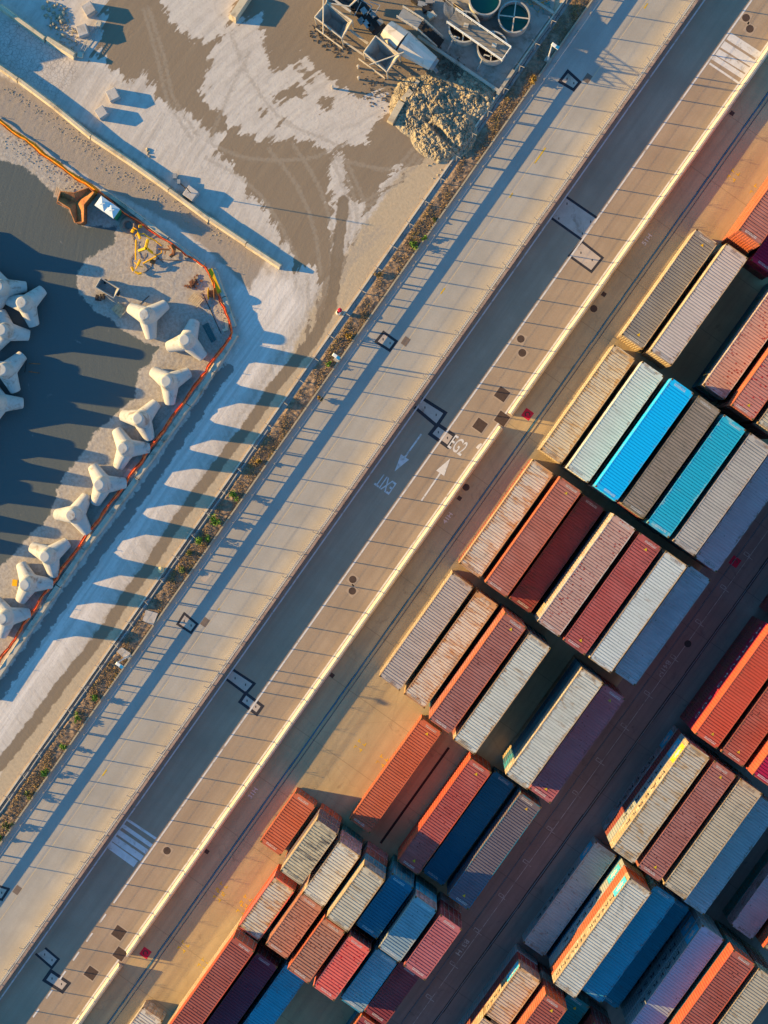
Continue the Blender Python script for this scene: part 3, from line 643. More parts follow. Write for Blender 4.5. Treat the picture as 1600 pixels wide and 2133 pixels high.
# ================================================================== CONTAINERS
CW, CH, TIER = 2.438, 2.58, 2.60
P = paint
COL = dict(
 white=P('paint_white', (0.58, 0.56, 0.50), 0.45, 0.1, 0.42, (0.34, 0.20, 0.09)),
 whiterust=P('paint_white_rusty', (0.56, 0.54, 0.48), 0.78, 0.1, 0.42, (0.40, 0.20, 0.06)),
 creamrust=P('paint_cream_rusty', (0.52, 0.45, 0.36), 0.72, 0.1, 0.35, (0.40, 0.22, 0.07)),
 cream=P('paint_cream', (0.54, 0.47, 0.36), 0.5, 0.1, 0.4, (0.34, 0.20, 0.09)),
 tan=P('paint_tan', (0.47, 0.395, 0.295), 0.42, 0.1, 0.4, (0.28, 0.17, 0.08)),
 scraped=P('paint_scraped_cream', (0.54, 0.45, 0.30), 0.85, 0.1, 0.45, (0.045, 0.04, 0.05), 0.0, rim=0.1),
 pale=P('paint_pale_grey', (0.56, 0.58, 0.57), 0.10, 0.1, 0.22),
 pinkwhite=P('paint_pink_white', (0.53, 0.45, 0.42), 0.18, 0.1, 0.25),
 grey=P('paint_grey', (0.205, 0.195, 0.195), 0.05, 0.15, 0.2),
 greyr=P('paint_warm_grey', (0.42, 0.385, 0.36), 0.15, 0.1, 0.4),
 taupe=P('paint_taupe', (0.26, 0.205, 0.165), 0.3, 0.1, 0.5, (0.13, 0.10, 0.05)),
 cyan=P('paint_cyan', (0.0, 0.45, 0.86), 0.0, 0.0, 0.10),
 teal=P('paint_teal', (0.012, 0.38, 0.56), 0.05, 0.03, 0.18, (0.35, 0.5, 0.5)),
 blue=P('paint_blue', (0.012, 0.15, 0.25), 0.0, 0.05, 0.15),
 lavblue=P('paint_lavender_blue', (0.36, 0.37, 0.40), 0.4, 0.2, 0.35, (0.30, 0.26, 0.23)),
 midblue=P('paint_mid_blue', (0.03, 0.30, 0.42), 0.3, 0.08, 0.3, (0.10, 0.10, 0.11)),
 skyworn=P('paint_worn_sky_blue', (0.24, 0.33, 0.38), 0.45, 0.2, 0.3, (0.36, 0.33, 0.29)),
 slate=P('paint_slate', (0.13, 0.115, 0.15), 0.0, 0.1, 0.2),
 lav=P('paint_greyish_lavender', (0.58, 0.37, 0.38), 0.10, 0.15, 0.25),
 bluegrey=P('paint_blue_grey', (0.36, 0.37, 0.40), 0.22, 0.15, 0.3, (0.22, 0.13, 0.07)),
 coolgrey=P('paint_cool_grey', (0.31, 0.39, 0.40), 0.35, 0.15, 0.3, (0.20, 0.12, 0.07)),
 violet=P('paint_blue_violet', (0.28, 0.36, 0.46), 0.18, 0.1, 0.2, (0.22, 0.14, 0.10)),
 green=P('paint_sea_green', (0.01, 0.20, 0.20), 0.1, 0.05, 0.25),
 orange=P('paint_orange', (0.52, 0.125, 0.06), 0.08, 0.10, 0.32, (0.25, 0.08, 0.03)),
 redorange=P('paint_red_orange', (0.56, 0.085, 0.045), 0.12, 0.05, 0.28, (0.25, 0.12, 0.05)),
 salmon=P('paint_salmon', (0.42, 0.135, 0.10), 0.22, 0.2, 0.42, (0.20, 0.07, 0.04)),
 salmonb=P('paint_brown_salmon', (0.36, 0.125, 0.10), 0.10, 0.18, 0.35, (0.18, 0.06, 0.04), 0.5, (0.14, 0.035, 0.03)),
 brick=P('paint_brick', (0.36, 0.085, 0.06), 0.15, 0.12, 0.3, (0.17, 0.10, 0.06), 0.4, (0.10, 0.03, 0.02)),
 pinkbeige=P('paint_pink_beige', (0.50, 0.29, 0.24), 0.10, 0.1, 0.3, (0.24, 0.08, 0.05), 0.9, (0.28, 0.045, 0.035)),
 coral=P('paint_coral', (0.74, 0.13, 0.10), 0.14, 0.05, 0.3, (0.30, 0.20, 0.16), 0.7, (0.50, 0.012, 0.02)),
 spotred=P('paint_spotted_red', (0.52, 0.20, 0.16), 0.10, 0.08, 0.3, (0.30, 0.10, 0.06), 1.0, (0.40, 0.012, 0.02)),
 browns=P('paint_spotted_brown', (0.46, 0.19, 0.115), 0.12, 0.1, 0.35, (0.20, 0.07, 0.04), 0.9, (0.20, 0.06, 0.03)),
 red=P('paint_red', (0.42, 0.085, 0.075), 0.18, 0.14, 0.4, (0.22, 0.05, 0.03), 0.4, (0.20, 0.02, 0.015)),
 maroon=P('paint_maroon', (0.25, 0.045, 0.055), 0.06, 0.08, 0.25),
 maroond=P('paint_dark_maroon', (0.29, 0.05, 0.055), 0.5, 0.05, 0.3, (0.13, 0.06, 0.05)),
 crimson=P('paint_crimson', (0.42, 0.008, 0.055), 0.0, 0.02, 0.1),
 mauve=P('paint_mauve_red', (0.44, 0.12, 0.13), 0.1, 0.12, 0.2, (0.25, 0.06, 0.05), 0.3, (0.2, 0.03, 0.03)),
 plum=P('paint_plum', (0.15, 0.03, 0.055), 0.0, 0.05, 0.2),
)
CASTING = surf('corner_casting_iron', (0.10, 0.065, 0.03), 0.3, 4.0, stain=(0.32, 0.17, 0.03), stain_amt=0.5)
def corr_line(L, pitch, depth, flat_end=0.3):
    n = max(4, int((L-2*flat_end)/pitch)); pt = (L-2*flat_end)/n; out = [(-L/2, 0.0)]
    for i in range(n):
        a = -L/2+flat_end+i*pt
        out += [(a+pt*.08, 0.0), (a+pt*.18, depth), (a+pt*.40, depth), (a+pt*.50, 0.0)]
    return out+[(L/2, 0.0)]
CM = {}
def cont_meshes(L):
    if L in CM: return CM[L]
    r = {}; m = MB()
    pitch = 0.272 if L > 8 else 0.283
    ln = corr_line(L-0.16, pitch, -0.055, 0.36); x = CW/2-0.075
    for y, z in ln: m.v += [(-x, y, CH-0.018+z), (x, y, CH-0.018+z)]
    for i in range(len(ln)-1): m.f.append((2*i, 2*i+1, 2*i+3, 2*i+2))
    r['roof'] = fixn(m.mesh('roof'))
    for s in (-1, 1):
        m = MB(); ln = corr_line(L-0.24, 0.28, 0.038, 0.1)
        for y, d in ln: m.v += [(s*(CW/2-0.006-d), y, 0.15), (s*(CW/2-0.006-d), y, CH-0.09)]
        for i in range(len(ln)-1): m.f.append((2*i, 2*i+2, 2*i+3, 2*i+1) if s > 0 else (2*i, 2*i+1, 2*i+3, 2*i+2))
        r['side%d' % s] = fixn(m.mesh('side_wall'))
    m = MB(); ln = corr_line(CW-0.26, 0.25, 0.045, 0.06)
    for x_, d in ln: m.v += [(x_, -L/2+0.012+d, 0.15), (x_, -L/2+0.012+d, CH-0.10)]
    for i in range(len(ln)-1): m.f.append((2*i, 2*i+2, 2*i+3, 2*i+1))
    r['end'] = fixn(m.mesh('end_wall'))
    m = MB(); w2 = CW/2-0.10
    for k in range(4):
        z0 = 0.16+k*(CH-0.30)/4; z1 = z0+(CH-0.30)/4-0.06
        m.box((w2/2, L/2-0.035, (z0+z1)/2), (w2-0.03, 0.05, z1-z0))
    m.box((w2/2, L/2-0.05, CH/2), (w2-0.01, 0.03, CH-0.28)); r['door'] = fixn(m.mesh('door'))
    m = MB()
    for x_ in (w2*.28, w2*.78):
        m.tube([(x_, L/2+0.012, 0.12), (x_, L/2+0.012, CH-0.12)], 0.022, 5); m.box((x_+0.1, L/2+0.012, 1.1), (0.24, 0.02, 0.035))
    r['bar'] = fixn(m.mesh('locking_bar'))
    m = MB(); X, Y = CW/2, L/2
    for sx in (-1, 1):
        m.box((sx*(X-0.04), 0, CH-0.045), (0.075, L-0.3, 0.07)); m.box((sx*(X-0.04), 0, 0.08), (0.075, L-0.3, 0.14))
        for sy in (-1, 1): m.box((sx*(X-0.06), sy*(Y-0.055), CH/2), (0.115, 0.105, CH-0.23))
    for sy in (-1, 1):
        m.box((0, sy*(Y-0.05), CH-0.05), (CW-0.34, 0.09, 0.095)); m.box((0, sy*(Y-0.05), 0.08), (CW-0.34, 0.09, 0.15))
    r['frame'] = fixn(m.mesh('frame'))
    m = MB(); m.box((0, 0, 0.5), (CW-0.22, L-0.3, 0.06), 0)
    m = MB()
    m.box((0, 0, -0.057), (0.165, 0.18, 0.118)); r['cast'] = fixn(m.mesh('corner_casting'))
    r['cast'].materials.append(CASTING)
    m = MB(); m.lathe([(0.0, 0.004), (0.055, 0.004)], (0, 0, 0), 8); r['hole'] = fixn(m.mesh('casting_hole')); r['hole'].materials.append(DARK)
    for k in ('roof', 'side-1', 'side1', 'end', 'door', 'frame'): r[k].materials.append(COL['white'])
    r['bar'].materials.append(STEEL)
    CM[L] = r; return r
_serial = []
for q in range(4):
    m = MB(); x = -0.62
    for i in range(11):
        hh = 0.17; k = random.random()
        m.poly([(x, -hh/2), (x+.022, -hh/2), (x+.022, hh/2), (x, hh/2)], 0)
        if k > .3: m.poly([(x+.022, hh/2-.035), (x+.075, hh/2-.035), (x+.075, hh/2), (x+.022, hh/2)], 0)
        if k < .7: m.poly([(x+.022, -hh/2), (x+.075, -hh/2), (x+.075, -hh/2+.035), (x+.022, -hh/2+.035)], 0)
        x += 0.112
    m.poly([(-0.62, -0.10), (x-0.03, -0.10), (x-0.03, -0.083), (-0.62, -0.083)], 0)
    _serial.append(m.mesh('serial_mark'))
SERW = surf('serial_white', (0.62, 0.60, 0.58), 0.15, 3.0); SERD = surf('serial_dark', (0.16, 0.14, 0.13), 0.2, 3.0)
for q in _serial: q.materials.append(SERW)
m = MB(); m.add([(-.16, -.13, 0), (.16, -.13, 0), (0, .17, 0)], [(0, 1, 2)]); _tri = m.mesh('warning_triangle'); _tri.materials.append(YELP)
_tags = surf('panel_white', (0.70, 0.68, 0.66), 0.1, 3.0)
PROUD = 0.0
def side_text(c, L, s, y, size, mat, sx, z=1.3):
    o = obj('lettering', text_mesh(s, 'lettering', size*0.82, sx*0.9, 0.0, 1.45 if len(s) < 12 else 1.25), mat, c)
    o.matrix_local = Matrix(((0, 0, -1, -CW/2-0.004), (-1, 0, 0, y), (0, 1, 0, z), (0, 0, 0, 1)))
    return o
def container(L, x, yc, tier, col, label, group, top=True, serial=2, tri=(), door_col=None, frame_col=None, side_col=None, th=2.60):
    r = cont_meshes(L); nm = 'long_container' if L > 8 else 'short_container'
    c = thing(nm, label, 'container', (x+CW/2, yc, (tier-1)*th), 0, group); c.scale = (1, 1, (th-0.02)/CH)
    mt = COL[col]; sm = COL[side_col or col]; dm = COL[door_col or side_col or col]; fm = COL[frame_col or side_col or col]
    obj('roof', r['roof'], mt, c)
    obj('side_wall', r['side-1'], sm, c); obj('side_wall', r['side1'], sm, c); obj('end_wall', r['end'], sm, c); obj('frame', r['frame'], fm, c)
    for s in (1, -1):
        d = obj('door', r['door'], dm, c)
        b = obj('locking_bar', r['bar'], None, d)
        if s < 0: d.rotation_euler = (0, 0, 0); d.location = (-(CW/2-0.10), 0, 0)
    if top:
        for sx in (-1, 1):
            for sy in (-1, 1):
                k = obj('corner_casting', r['cast'], None, c, (sx*(CW/2-0.083), sy*(L/2-0.09), CH+0.002)); obj('casting_hole', r['hole'], None, k)
        bright = col in ('white', 'whiterust', 'creamrust', 'cream', 'tan', 'scraped', 'pale', 'pinkwhite', 'greyr', 'violet', 'lav', 'bluegrey', 'coolgrey', 'lavblue')
        if serial:
            for sy in ((1, -1) if serial == 2 else (-1,)):
                o = obj('serial_mark', random.choice(_serial), SERD if bright else SERW, c, (random.uniform(-.25, .3), sy*(L/2-0.33), CH-0.012))
        for sy in tri: obj('warning_triangle', _tri, None, c, (0.12, sy*(L/2-0.95), CH-0.010))
    return c
SA = [8.0+2.92*k for k in range(7)]; SB = [34.6+2.92*k for k in range(8)]
ORD = ('topmost', 'second from top', 'third from top', 'bottom', 'bottom')
NAMES = dict(lavblue='lavender blue', coolgrey='cool grey', white='white', whiterust='rust-stained white', creamrust='rusty cream', cream='cream', tan='tan', scraped='scraped cream', pale='pale grey', pinkwhite='pinkish white', grey='grey', greyr='warm grey', taupe='taupe', cyan='cyan', teal='teal', blue='blue', midblue='mid blue', skyworn='worn sky blue', slate='slate', lav='lavender grey', bluegrey='blue grey', violet='blue violet', green='sea green', orange='orange', redorange='red-orange', salmon='salmon', salmonb='brown salmon', brick='brick red', pinkbeige='pink beige', coral='coral', spotred='spotted red', browns='spotted brown', red='red', maroon='maroon', maroond='dark maroon', crimson='crimson', mauve='mauve red', plum='plum')
HIDDEN = ['maroon', 'greyr', 'salmon', 'blue', 'white', 'brick', 'green', 'grey', 'red', 'taupe']
STACKS = {}
def stack(L, x, ref, tiers, col, label, short, lower=(), group='shipping containers stacked in the yard', th=2.60, **kw):
    """ref: ('T', px, py) upper-end corner, ('B', px, py) lower-end corner or a pair, at the top of the stack"""
    h = tiers*th
    ys = []
    for e, px, py in ref: ys.append(W(px, py, h).y + (-L/2 if e == 'T' else L/2))
    yc = sum(ys)/len(ys)
    lo = list(lower)
    while len(lo) < tiers-1: lo.append(HIDDEN[(len(STACKS)*3+len(lo)*7) % len(HIDDEN)])
    out = [container(L, x, yc, tiers, col, label, group, True, th=th, **kw)]
    for i in range(1, tiers):
        pos = {1: 'directly under', 2: 'two below', 3: 'three below', 4: 'four below'}[i]
        out.append(container(L, x+random.uniform(-.03, .03), yc+random.uniform(-.04, .04), tiers-i, lo[i-1], '%s container %s the %s' % (NAMES[lo[i-1]], pos, short), group, False, serial=0, th=th))
    STACKS[short] = out
    return out
L4, L2 = 12.19, 6.06
T = lambda *p: ('T', *p)
B = lambda *p: ('B', *p)
# --- left block, from the top of the photograph down
stack(L4, SA[1], [B(1540, 480)], 4, 'salmon', 'orange container with lit ribbed end, cut by the right picture edge', 'orange one at the upper right edge', ['orange', 'orange', 'orange'], side_col='orange', serial=1)
stack(L4, SA[2], [B(1563, 541)], 2, 'crimson', 'crimson container in shade beside the tall orange stack', 'crimson one', ['maroon'], serial=1)
stack(L4, SA[0], [T(1452.8, 476.9), B(1296, 698)], 2, 'grey', 'dark grey ribbed container, first in its row beside the rail', 'dark grey one', ['cream'], tri=(1, -1), side_col='cream')
stack(L4, SA[1], [T(1515.6, 506.9), B(1356, 732)], 3, 'pinkwhite', 'pinkish white container between the dark grey one and an empty slot', 'pinkish white one', ['cream', 'cream'], side_col='cream')
stack(L4, SA[3], [B(1465, 801)], 3, 'pinkbeige', 'pink beige container with a shaded corner beyond the empty dark slot', 'pink beige one past the empty slot', ['green', 'blue'], serial=1, side_col='pinkwhite')
stack(L4, SA[4], [B(1523, 844)], 4, 'spotred', 'salmon container covered in red spots at the right edge', 'red-spotted one', ['salmon'], tri=(-1,), side_col='orange')
stack(L4, SA[5], [B(1576.6, 880.6)], 4, 'cream', 'cream container at the right edge beside the red-spotted one', 'cream one at the right edge')
stack(L4, SA[0], [T(1283, 718), B(1124, 936.7)], 2, 'creamrust', 'beige container with tan rust patches, first in the row with the cyan one', 'beige rust-patched one', ['cream'], frame_col='cream', side_col='cream')
stack(L4, SA[1], [T(1341.8, 751), B(1178, 975.5)], 3, 'pale', 'clean pale grey-white container immediately left of the cyan one', 'clean pale grey one', ['white', 'taupe'])
stack(L4, SA[2], [T(1402, 785), B(1235.5, 1014)], 4, 'cyan', 'bright cyan container with sunlit side', 'bright cyan one', ['blue'])
stack(L4, SA[3], [T(1456.6, 823.6), B(1294.6, 1049.8)], 4, 'taupe', 'taupe container with dark oily stains between cyan and teal ones', 'stained taupe one')
stack(L4, SA[4], [T(1510.6, 864), B(1348.6, 1090)], 4, 'teal', 'teal container with pale scuffed edge right of the taupe one', 'teal one', ['green'])
stack(L4, SA[5], [T(1564.6, 901), B(1401, 1127.5)], 4, 'greyr', 'greyish white container right of the teal one', 'greyish white one')
stack(L4, SA[6], [B(1450, 1163)], 3, 'lav', 'lavender grey container in shade, last in the row with the cyan one', 'shaded lavender one', ['brick'])
stack(L4, SA[0], [T(1113.5, 958), B(956.8, 1174.8)], 2, 'whiterust', 'white container with orange rust streaks, left of the salmon one', 'rust-streaked white one', ['brick'], frame_col='whiterust')
stack(L4, SA[1], [T(1169.7, 991.7), B(1009, 1215)], 3, 'salmon', 'salmon container between the rust-streaked white and the dark maroon one', 'salmon one beside the dark maroon', ['orange'], tri=(1,), side_col='orange')
stack(L4, SA[2], [T(1217, 1029.5), B(1061.7, 1249)], 2, 'maroond', 'dark maroon container in shade with one sunlit brown corner', 'shaded dark maroon one', serial=2)
stack(L4, SA[3], [T(1277.7, 1068), B(1119, 1296)], 4, 'pinkbeige', 'pinkish beige container freckled with rust spots and a cream lit side', 'rust-freckled beige one', ['cream', 'blue'], side_col='pinkwhite')
stack(L4, SA[4], [T(1335, 1109), B(1173, 1335)], 4, 'red', 'dusky red container with white tags and two yellow triangles', 'dusky red one', ['maroon'], tri=(1, -1))
stack(L4, SA[5], [T(1389, 1147), B(1225.4, 1370.5)], 4, 'pale', 'pale greenish white container with rusty rim beside the blue shaded one', 'rusty-rimmed pale one', ['midblue'], frame_col='creamrust')
stack(L4, SA[6], [B(1277, 1397)], 3, 'lavblue', 'worn blue container in shade with bare grey lower end', 'shaded worn blue one', ['brick'])
stack(L4, SA[0], [T(945, 1191.6), B(788, 1411)], 2, 'greyr', 'warm grey container nearest the rail, upper end by a dark shadow', 'warm grey one by the rail', ['cream'], side_col='cream')
stack(L4, SA[1], [T(994, 1232), B(847, 1448)], 2, 'whiterust', 'white container with orange rust at its upper end and right rim', 'white one with rusty upper end', ['cream'])
stack(L4, SA[2], [T(1048, 1271), B(892.7, 1500)], 4, 'salmonb', 'brownish salmon container with a bright orange lit side', 'brownish salmon one', ['salmon', 'brick'], tri=(1,), side_col='orange')
stack(L4, SA[3], [T(1100, 1321.6), B(946.7, 1537.6)], 4, 'white', 'weathered white container right of the brownish salmon one', 'weathered white one', frame_col='whiterust')
stack(L4, SA[5], [T(1211, 1390.7), B(1053, 1613)], 4, 'white', 'white container beyond the empty slot, above dark blue containers', 'white one beyond the empty slot', ['midblue', 'blue', 'cream'], frame_col='cream')
stack(L4, SA[6], [T(1258, 1424), B(1104, 1645)], 3, 'mauve', 'purple maroon container in shade with a sunlit brown lower corner', 'shaded purple maroon one', ['brick'], tri=(1, -1))
stack(L4, SA[2], [T(880, 1497), B(727, 1706)], 1, 'orange', 'single orange container beside the empty sandy slots', 'lone orange one', tri=(1,))
stack(L4, SA[4], [T(981.9, 1578), B(828, 1795)], 2, 'red', 'red container with glowing side left of the dark blue one', 'red one left of dark blue', ['redorange'], tri=(1, -1), side_col='redorange')
stack(L4, SA[5], [T(1031.7, 1606), B(880, 1816)], 1, 'blue', 'deep blue container wholly in shade, between red and slate ones', 'deep blue one')
stack(L4, SA[6], [T(1085, 1649.7), B(932, 1867)], 2, 'slate', 'slate grey container whose lower end falls into blue shade', 'half-shaded slate one', ['blue'], tri=(1, -1), frame_col='blue')
# short containers
stack(L2, SA[0], [T(616, 1650), B(543.6, 1754)], 1, 'orange', 'short red-orange container casting a wedge of shade on sand', 'short red-orange one')
stack(L2, SA[1], [T(658, 1706), B(583, 1813)], 3, 'scraped', 'short cream container with dark scrape marks all over its roof', 'short scraped cream one', ['slate', 'orange'], door_col='slate', side_col='cream')
stack(L2, SA[2], [T(708, 1754), B(629, 1858)], 3, 'white', 'short white container with two brown roof stains above grey doors', 'short white one with grey doors', ['lav', 'green'], door_col='lav', frame_col='cream')
stack(L2, SA[3], [T(760, 1804), B(678, 1910)], 4, 'cream', 'short cream container with yellow rust drips on a colourful stack', 'short cream one on the colourful stack', ['midblue', 'salmon', 'lav'], door_col='greyr', frame_col='creamrust')
stack(L2, SA[4], [T(811.7, 1814), B(739, 1925)], 3, 'blue', 'short navy container in full shade with blue doors', 'short navy one', ['midblue', 'green'], door_col='midblue')
stack(L2, SA[5], [T(864, 1866), B(790, 1974)], 3, 'skyworn', 'short worn blue-white container, half in sun, grey doors', 'short half-lit blue-white one', ['teal', 'green'], door_col='lav', th=2.9)
stack(L2, SA[6], [T(919.7, 1903.5), B(840, 2013)], 3, 'mauve', 'short mauve container with sunlit brown lower half at block edge', 'short mauve one', ['maroon', 'bluegrey'], door_col='maroon', th=2.9)
stack(L2, SA[1], [T(573, 1825), B(496, 1930.5)], 2, 'whiterust', 'short white container with rusty patches beside the sand', 'short rusty white one by the sand', ['redorange'], side_col='coral')
stack(L2, SA[2], [T(629, 1859.6), B(552, 1967.6)], 3, 'browns', 'short brown container with shaded lower corner', 'short brown one', door_col='browns')
stack(L2, SA[3], [T(678, 1912), B(599, 2020)], 3, 'browns', 'short brown container dotted with rust and an orange lit side', 'short rust-dotted brown one', ['brick'], side_col='orange', th=2.95)
stack(L2, SA[4], [T(729, 1947), B(651, 2055)], 3, 'coral', 'short coral red container with crimson blots', 'short coral red one', ['maroon'], door_col='maroon', th=2.9)
stack(L2, SA[5], [T(781, 1976), B(709, 2077)], 3, 'skyworn', 'short blue container with a sunlit white lower end', 'short blue one with a lit end', ['blue'], side_col='midblue')
stack(L2, SA[6], [T(823.5, 2005), B(763, 2099)], 2, 'maroon', 'short maroon container with an orange sunlit tip', 'short maroon one')
stack(L4, SA[1], [T(487.7, 1950.8)], 3, 'brick', 'long brick red container along the sandy slots at the bottom', 'long brick red one', ['whiterust', 'cream'], side_col='redorange', door_col='brick', serial=2)
stack(L4, SA[2], [T(537, 1985)], 2, 'plum', 'almost black plum container in shade beside the brick red one', 'plum one')
stack(L4, SA[3], [T(595.7, 2005)], 2, 'midblue', 'bluish teal long container right of the plum one at the bottom', 'bluish teal one', ['green'])
stack(L2, SA[6], [T(751, 2112)], 2, 'maroon', 'maroon container with orange lit corner peeping in at the bottom edge', 'maroon one at the bottom edge', ['midblue'], side_col='orange')
stack(L2, SA[0], [T(295, 2096)], 1, 'white', 'white container with panelled doors at the bottom left by the rail', 'white one with panelled doors')
# --- right block
stack(L4, SB[0], [B(1612, 1277)], 4, 'maroond', 'dark maroon container barely entering at the right edge', 'dark maroon one at the right edge', ['maroon', 'maroond', 'maroon'])
k = stack(L4, SB[0], [B(1448, 1529)], 4, 'redorange', 'vivid red-orange container on a tall maroon stack at the right edge', 'vivid red-orange one', ['crimson', 'maroon', 'maroon'], tri=(-1,), side_col='redorange')
HSW = surf('lettering_white', (0.62, 0.52, 0.50), 0.1, 3.0)
side_text(k[1], L4, 'HAMBURG SÜD', 0.2, 1.25, HSW, 1.25)
stack(L4, SB[1], [B(1500, 1565)], 4, 'brick', 'brick brown container right of the vivid red-orange one', 'brick brown one', ['brick'], tri=(-1,))
stack(L4, SB[2], [B(1570, 1616)], 5, 'crimson', 'crimson container with bright orange upper side at the right edge', 'crimson one with orange side', ['redorange', 'maroon'], side_col='redorange', serial=1)
k = stack(L4, SB[0], [T(1435.6, 1546), B(1276, 1770)], 4, 'creamrust', 'long beige container with broad yellow rust stains over lettered sides', 'yellow-rusted beige one', ['skyworn', 'maroon', 'bluegrey'], side_col='cream')
STAR = surf('logo_sky_blue', (0.06, 0.42, 0.62), 0.1, 3.0)
STARY = surf('logo_yellow', (0.80, 0.55, 0.03), 0.1, 3.0)
def logo(c, y, mat, ink):
    m = MB(); d = 0.95
    m.add([(-CW/2-0.004, y-d, 0.35), (-CW/2-0.004, y+d, 0.35), (-CW/2-0.004, y+d, 2.25), (-CW/2-0.004, y-d, 2.25)], [(0, 1, 2, 3)]); obj('logo_panel', m, mat, c)
    m = MB(); pts = []
    for i in range(14):
        a = i*math.pi/7; r_ = 0.72 if i % 2 == 0 else 0.34; pts.append((-CW/2-0.008, y+r_*math.sin(a), 1.3+r_*math.cos(a)))
    m.add(pts, [tuple(range(14))]); obj('logo_star', m, ink, c)
side_text(k[0], L4, 'MAERSK', -0.6, 1.45, BLACK, 1.25); logo(k[0], 4.6, STARY, HSW)
side_text(k[1], L4, 'MAERSK', -0.6, 1.45, BLACK, 1.25); logo(k[1], 4.6, STAR, HSW)
side_text(k[3], L4, 'MAERSK', -0.6, 1.45, BLACK, 1.25); logo(k[3], 4.6, STAR, HSW)
stack(L4, SB[1], [T(1489, 1584), B(1330, 1807)], 4, 'salmonb', 'brown salmon container right of the yellow-rusted beige one', 'brown salmon one in the right block', ['brick'], tri=(1, -1), side_col='salmon')
stack(L4, SB[2], [T(1542, 1620.6), B(1379, 1841)], 4, 'tan', 'tan container between the brown salmon and the shaded blue-grey one', 'tan one', ['midblue'])
stack(L4, SB[3], [B(1428, 1880)], 3, 'bluegrey', 'blue-grey container in shade right of the tan one', 'shaded blue-grey one')
stack(L4, SB[5], [B(1522, 1927)], 2, 'lav', 'mauve container in deep shade at the right edge past an empty slot', 'shaded mauve one', ['green'])
stack(L4, SB[6], [B(1592, 1976)], 3, 'tan', 'container with flaming orange side in the lower right corner edge', 'one with the flaming orange side', ['redorange'], side_col='redorange')
k = stack(L4, SB[0], [T(1242.5, 1753), B(1088.7, 1962.6)], 1, 'coolgrey', 'single grey container with a round brown rust blot, in shade', 'rust-blotted grey one', side_col='skyworn')
side_text(k[0], L4, 'MAERSK', -0.6, 1.45, BLACK, 1.25); logo(k[0], 4.6, STAR, HSW)
k = stack(L4, SB[1], [T(1314.5, 1826.5), B(1150, 2050)], 4, 'white', 'weathered white container with black lettering on its lit cream side', 'lettered white one', ['orange', 'skyworn', 'blue'], side_col='cream', frame_col='cream')
side_text(k[0], L4, 'MAERSK SEALAND', -0.9, 1.35, BLACK, 0.95); logo(k[0], 4.7, STAR, HSW)
side_text(k[2], L4, 'MAERSK', -0.6, 1.45, BLACK, 1.25); logo(k[2], 4.6, STAR, HSW)
stack(L4, SB[2], [B(1212, 2062)], 3, 'midblue', 'saturated blue container in shade right of the lettered white one', 'saturated blue one', ['blue'])
stack(L4, SB[3], [T(1394, 1862)], 1, 'midblue', 'low grimy teal-blue container with rusty corners, deep in shade', 'low grimy teal-blue one')
k = stack(L4, SB[4], [T(1465, 1927)], 3, 'violet', 'pale blue-violet container in shade with lettered side', 'blue-violet one', ['skyworn', 'skyworn'], side_col='skyworn')
for q in k: side_text(q, L4, 'MAERSK', -0.6, 1.45, BLACK, 1.25); logo(q, 4.6, STAR, HSW)
stack(L4, SB[5], [T(1529, 1978)], 4, 'brick', 'dusty red container with glowing orange side right of the blue-violet one', 'dusty red one', ['green'], side_col='redorange')
stack(L4, SB[6], [T(1581, 2016.6)], 4, 'tan', 'cream-grey container in the lower right corner', 'cream-grey corner one')
k = stack(L2, SB[0], [T(1083.7, 2013.7)], 3, 'creamrust', 'short cream container with yellow rusty rim above lettered containers', 'short yellow-rimmed cream one', ['maroon', 'skyworn'], door_col='greyr', side_col='cream')
side_text(k[0], L2, 'MAERSK', -0.5, 1.2, BLACK, 0.9); logo(k[0], 1.95, STAR, HSW)
stack(L2, SB[0], [T(1014, 2112)], 3, 'cream', 'short cream container cut by the bottom edge, behind a yellow gap', 'short cream one at the bottom edge', ['maroon', 'skyworn'], side_col='cream')
stack(L4, SB[1], [T(1136, 2070)], 4, 'brick', 'red container with orange lit side at the bottom edge', 'red one at the bottom edge', ['brick'], tri=(1,), side_col='orange')
stack(L4, SB[2], [T(1191, 2070)], 2, 'green', 'dark sea green container in shade at the bottom edge', 'dark sea green one', tri=(1,))
stack(L4, SB[3], [T(1237, 2128)], 3, 'maroon', 'dark maroon container low at the bottom edge', 'dark maroon one at the bottom')
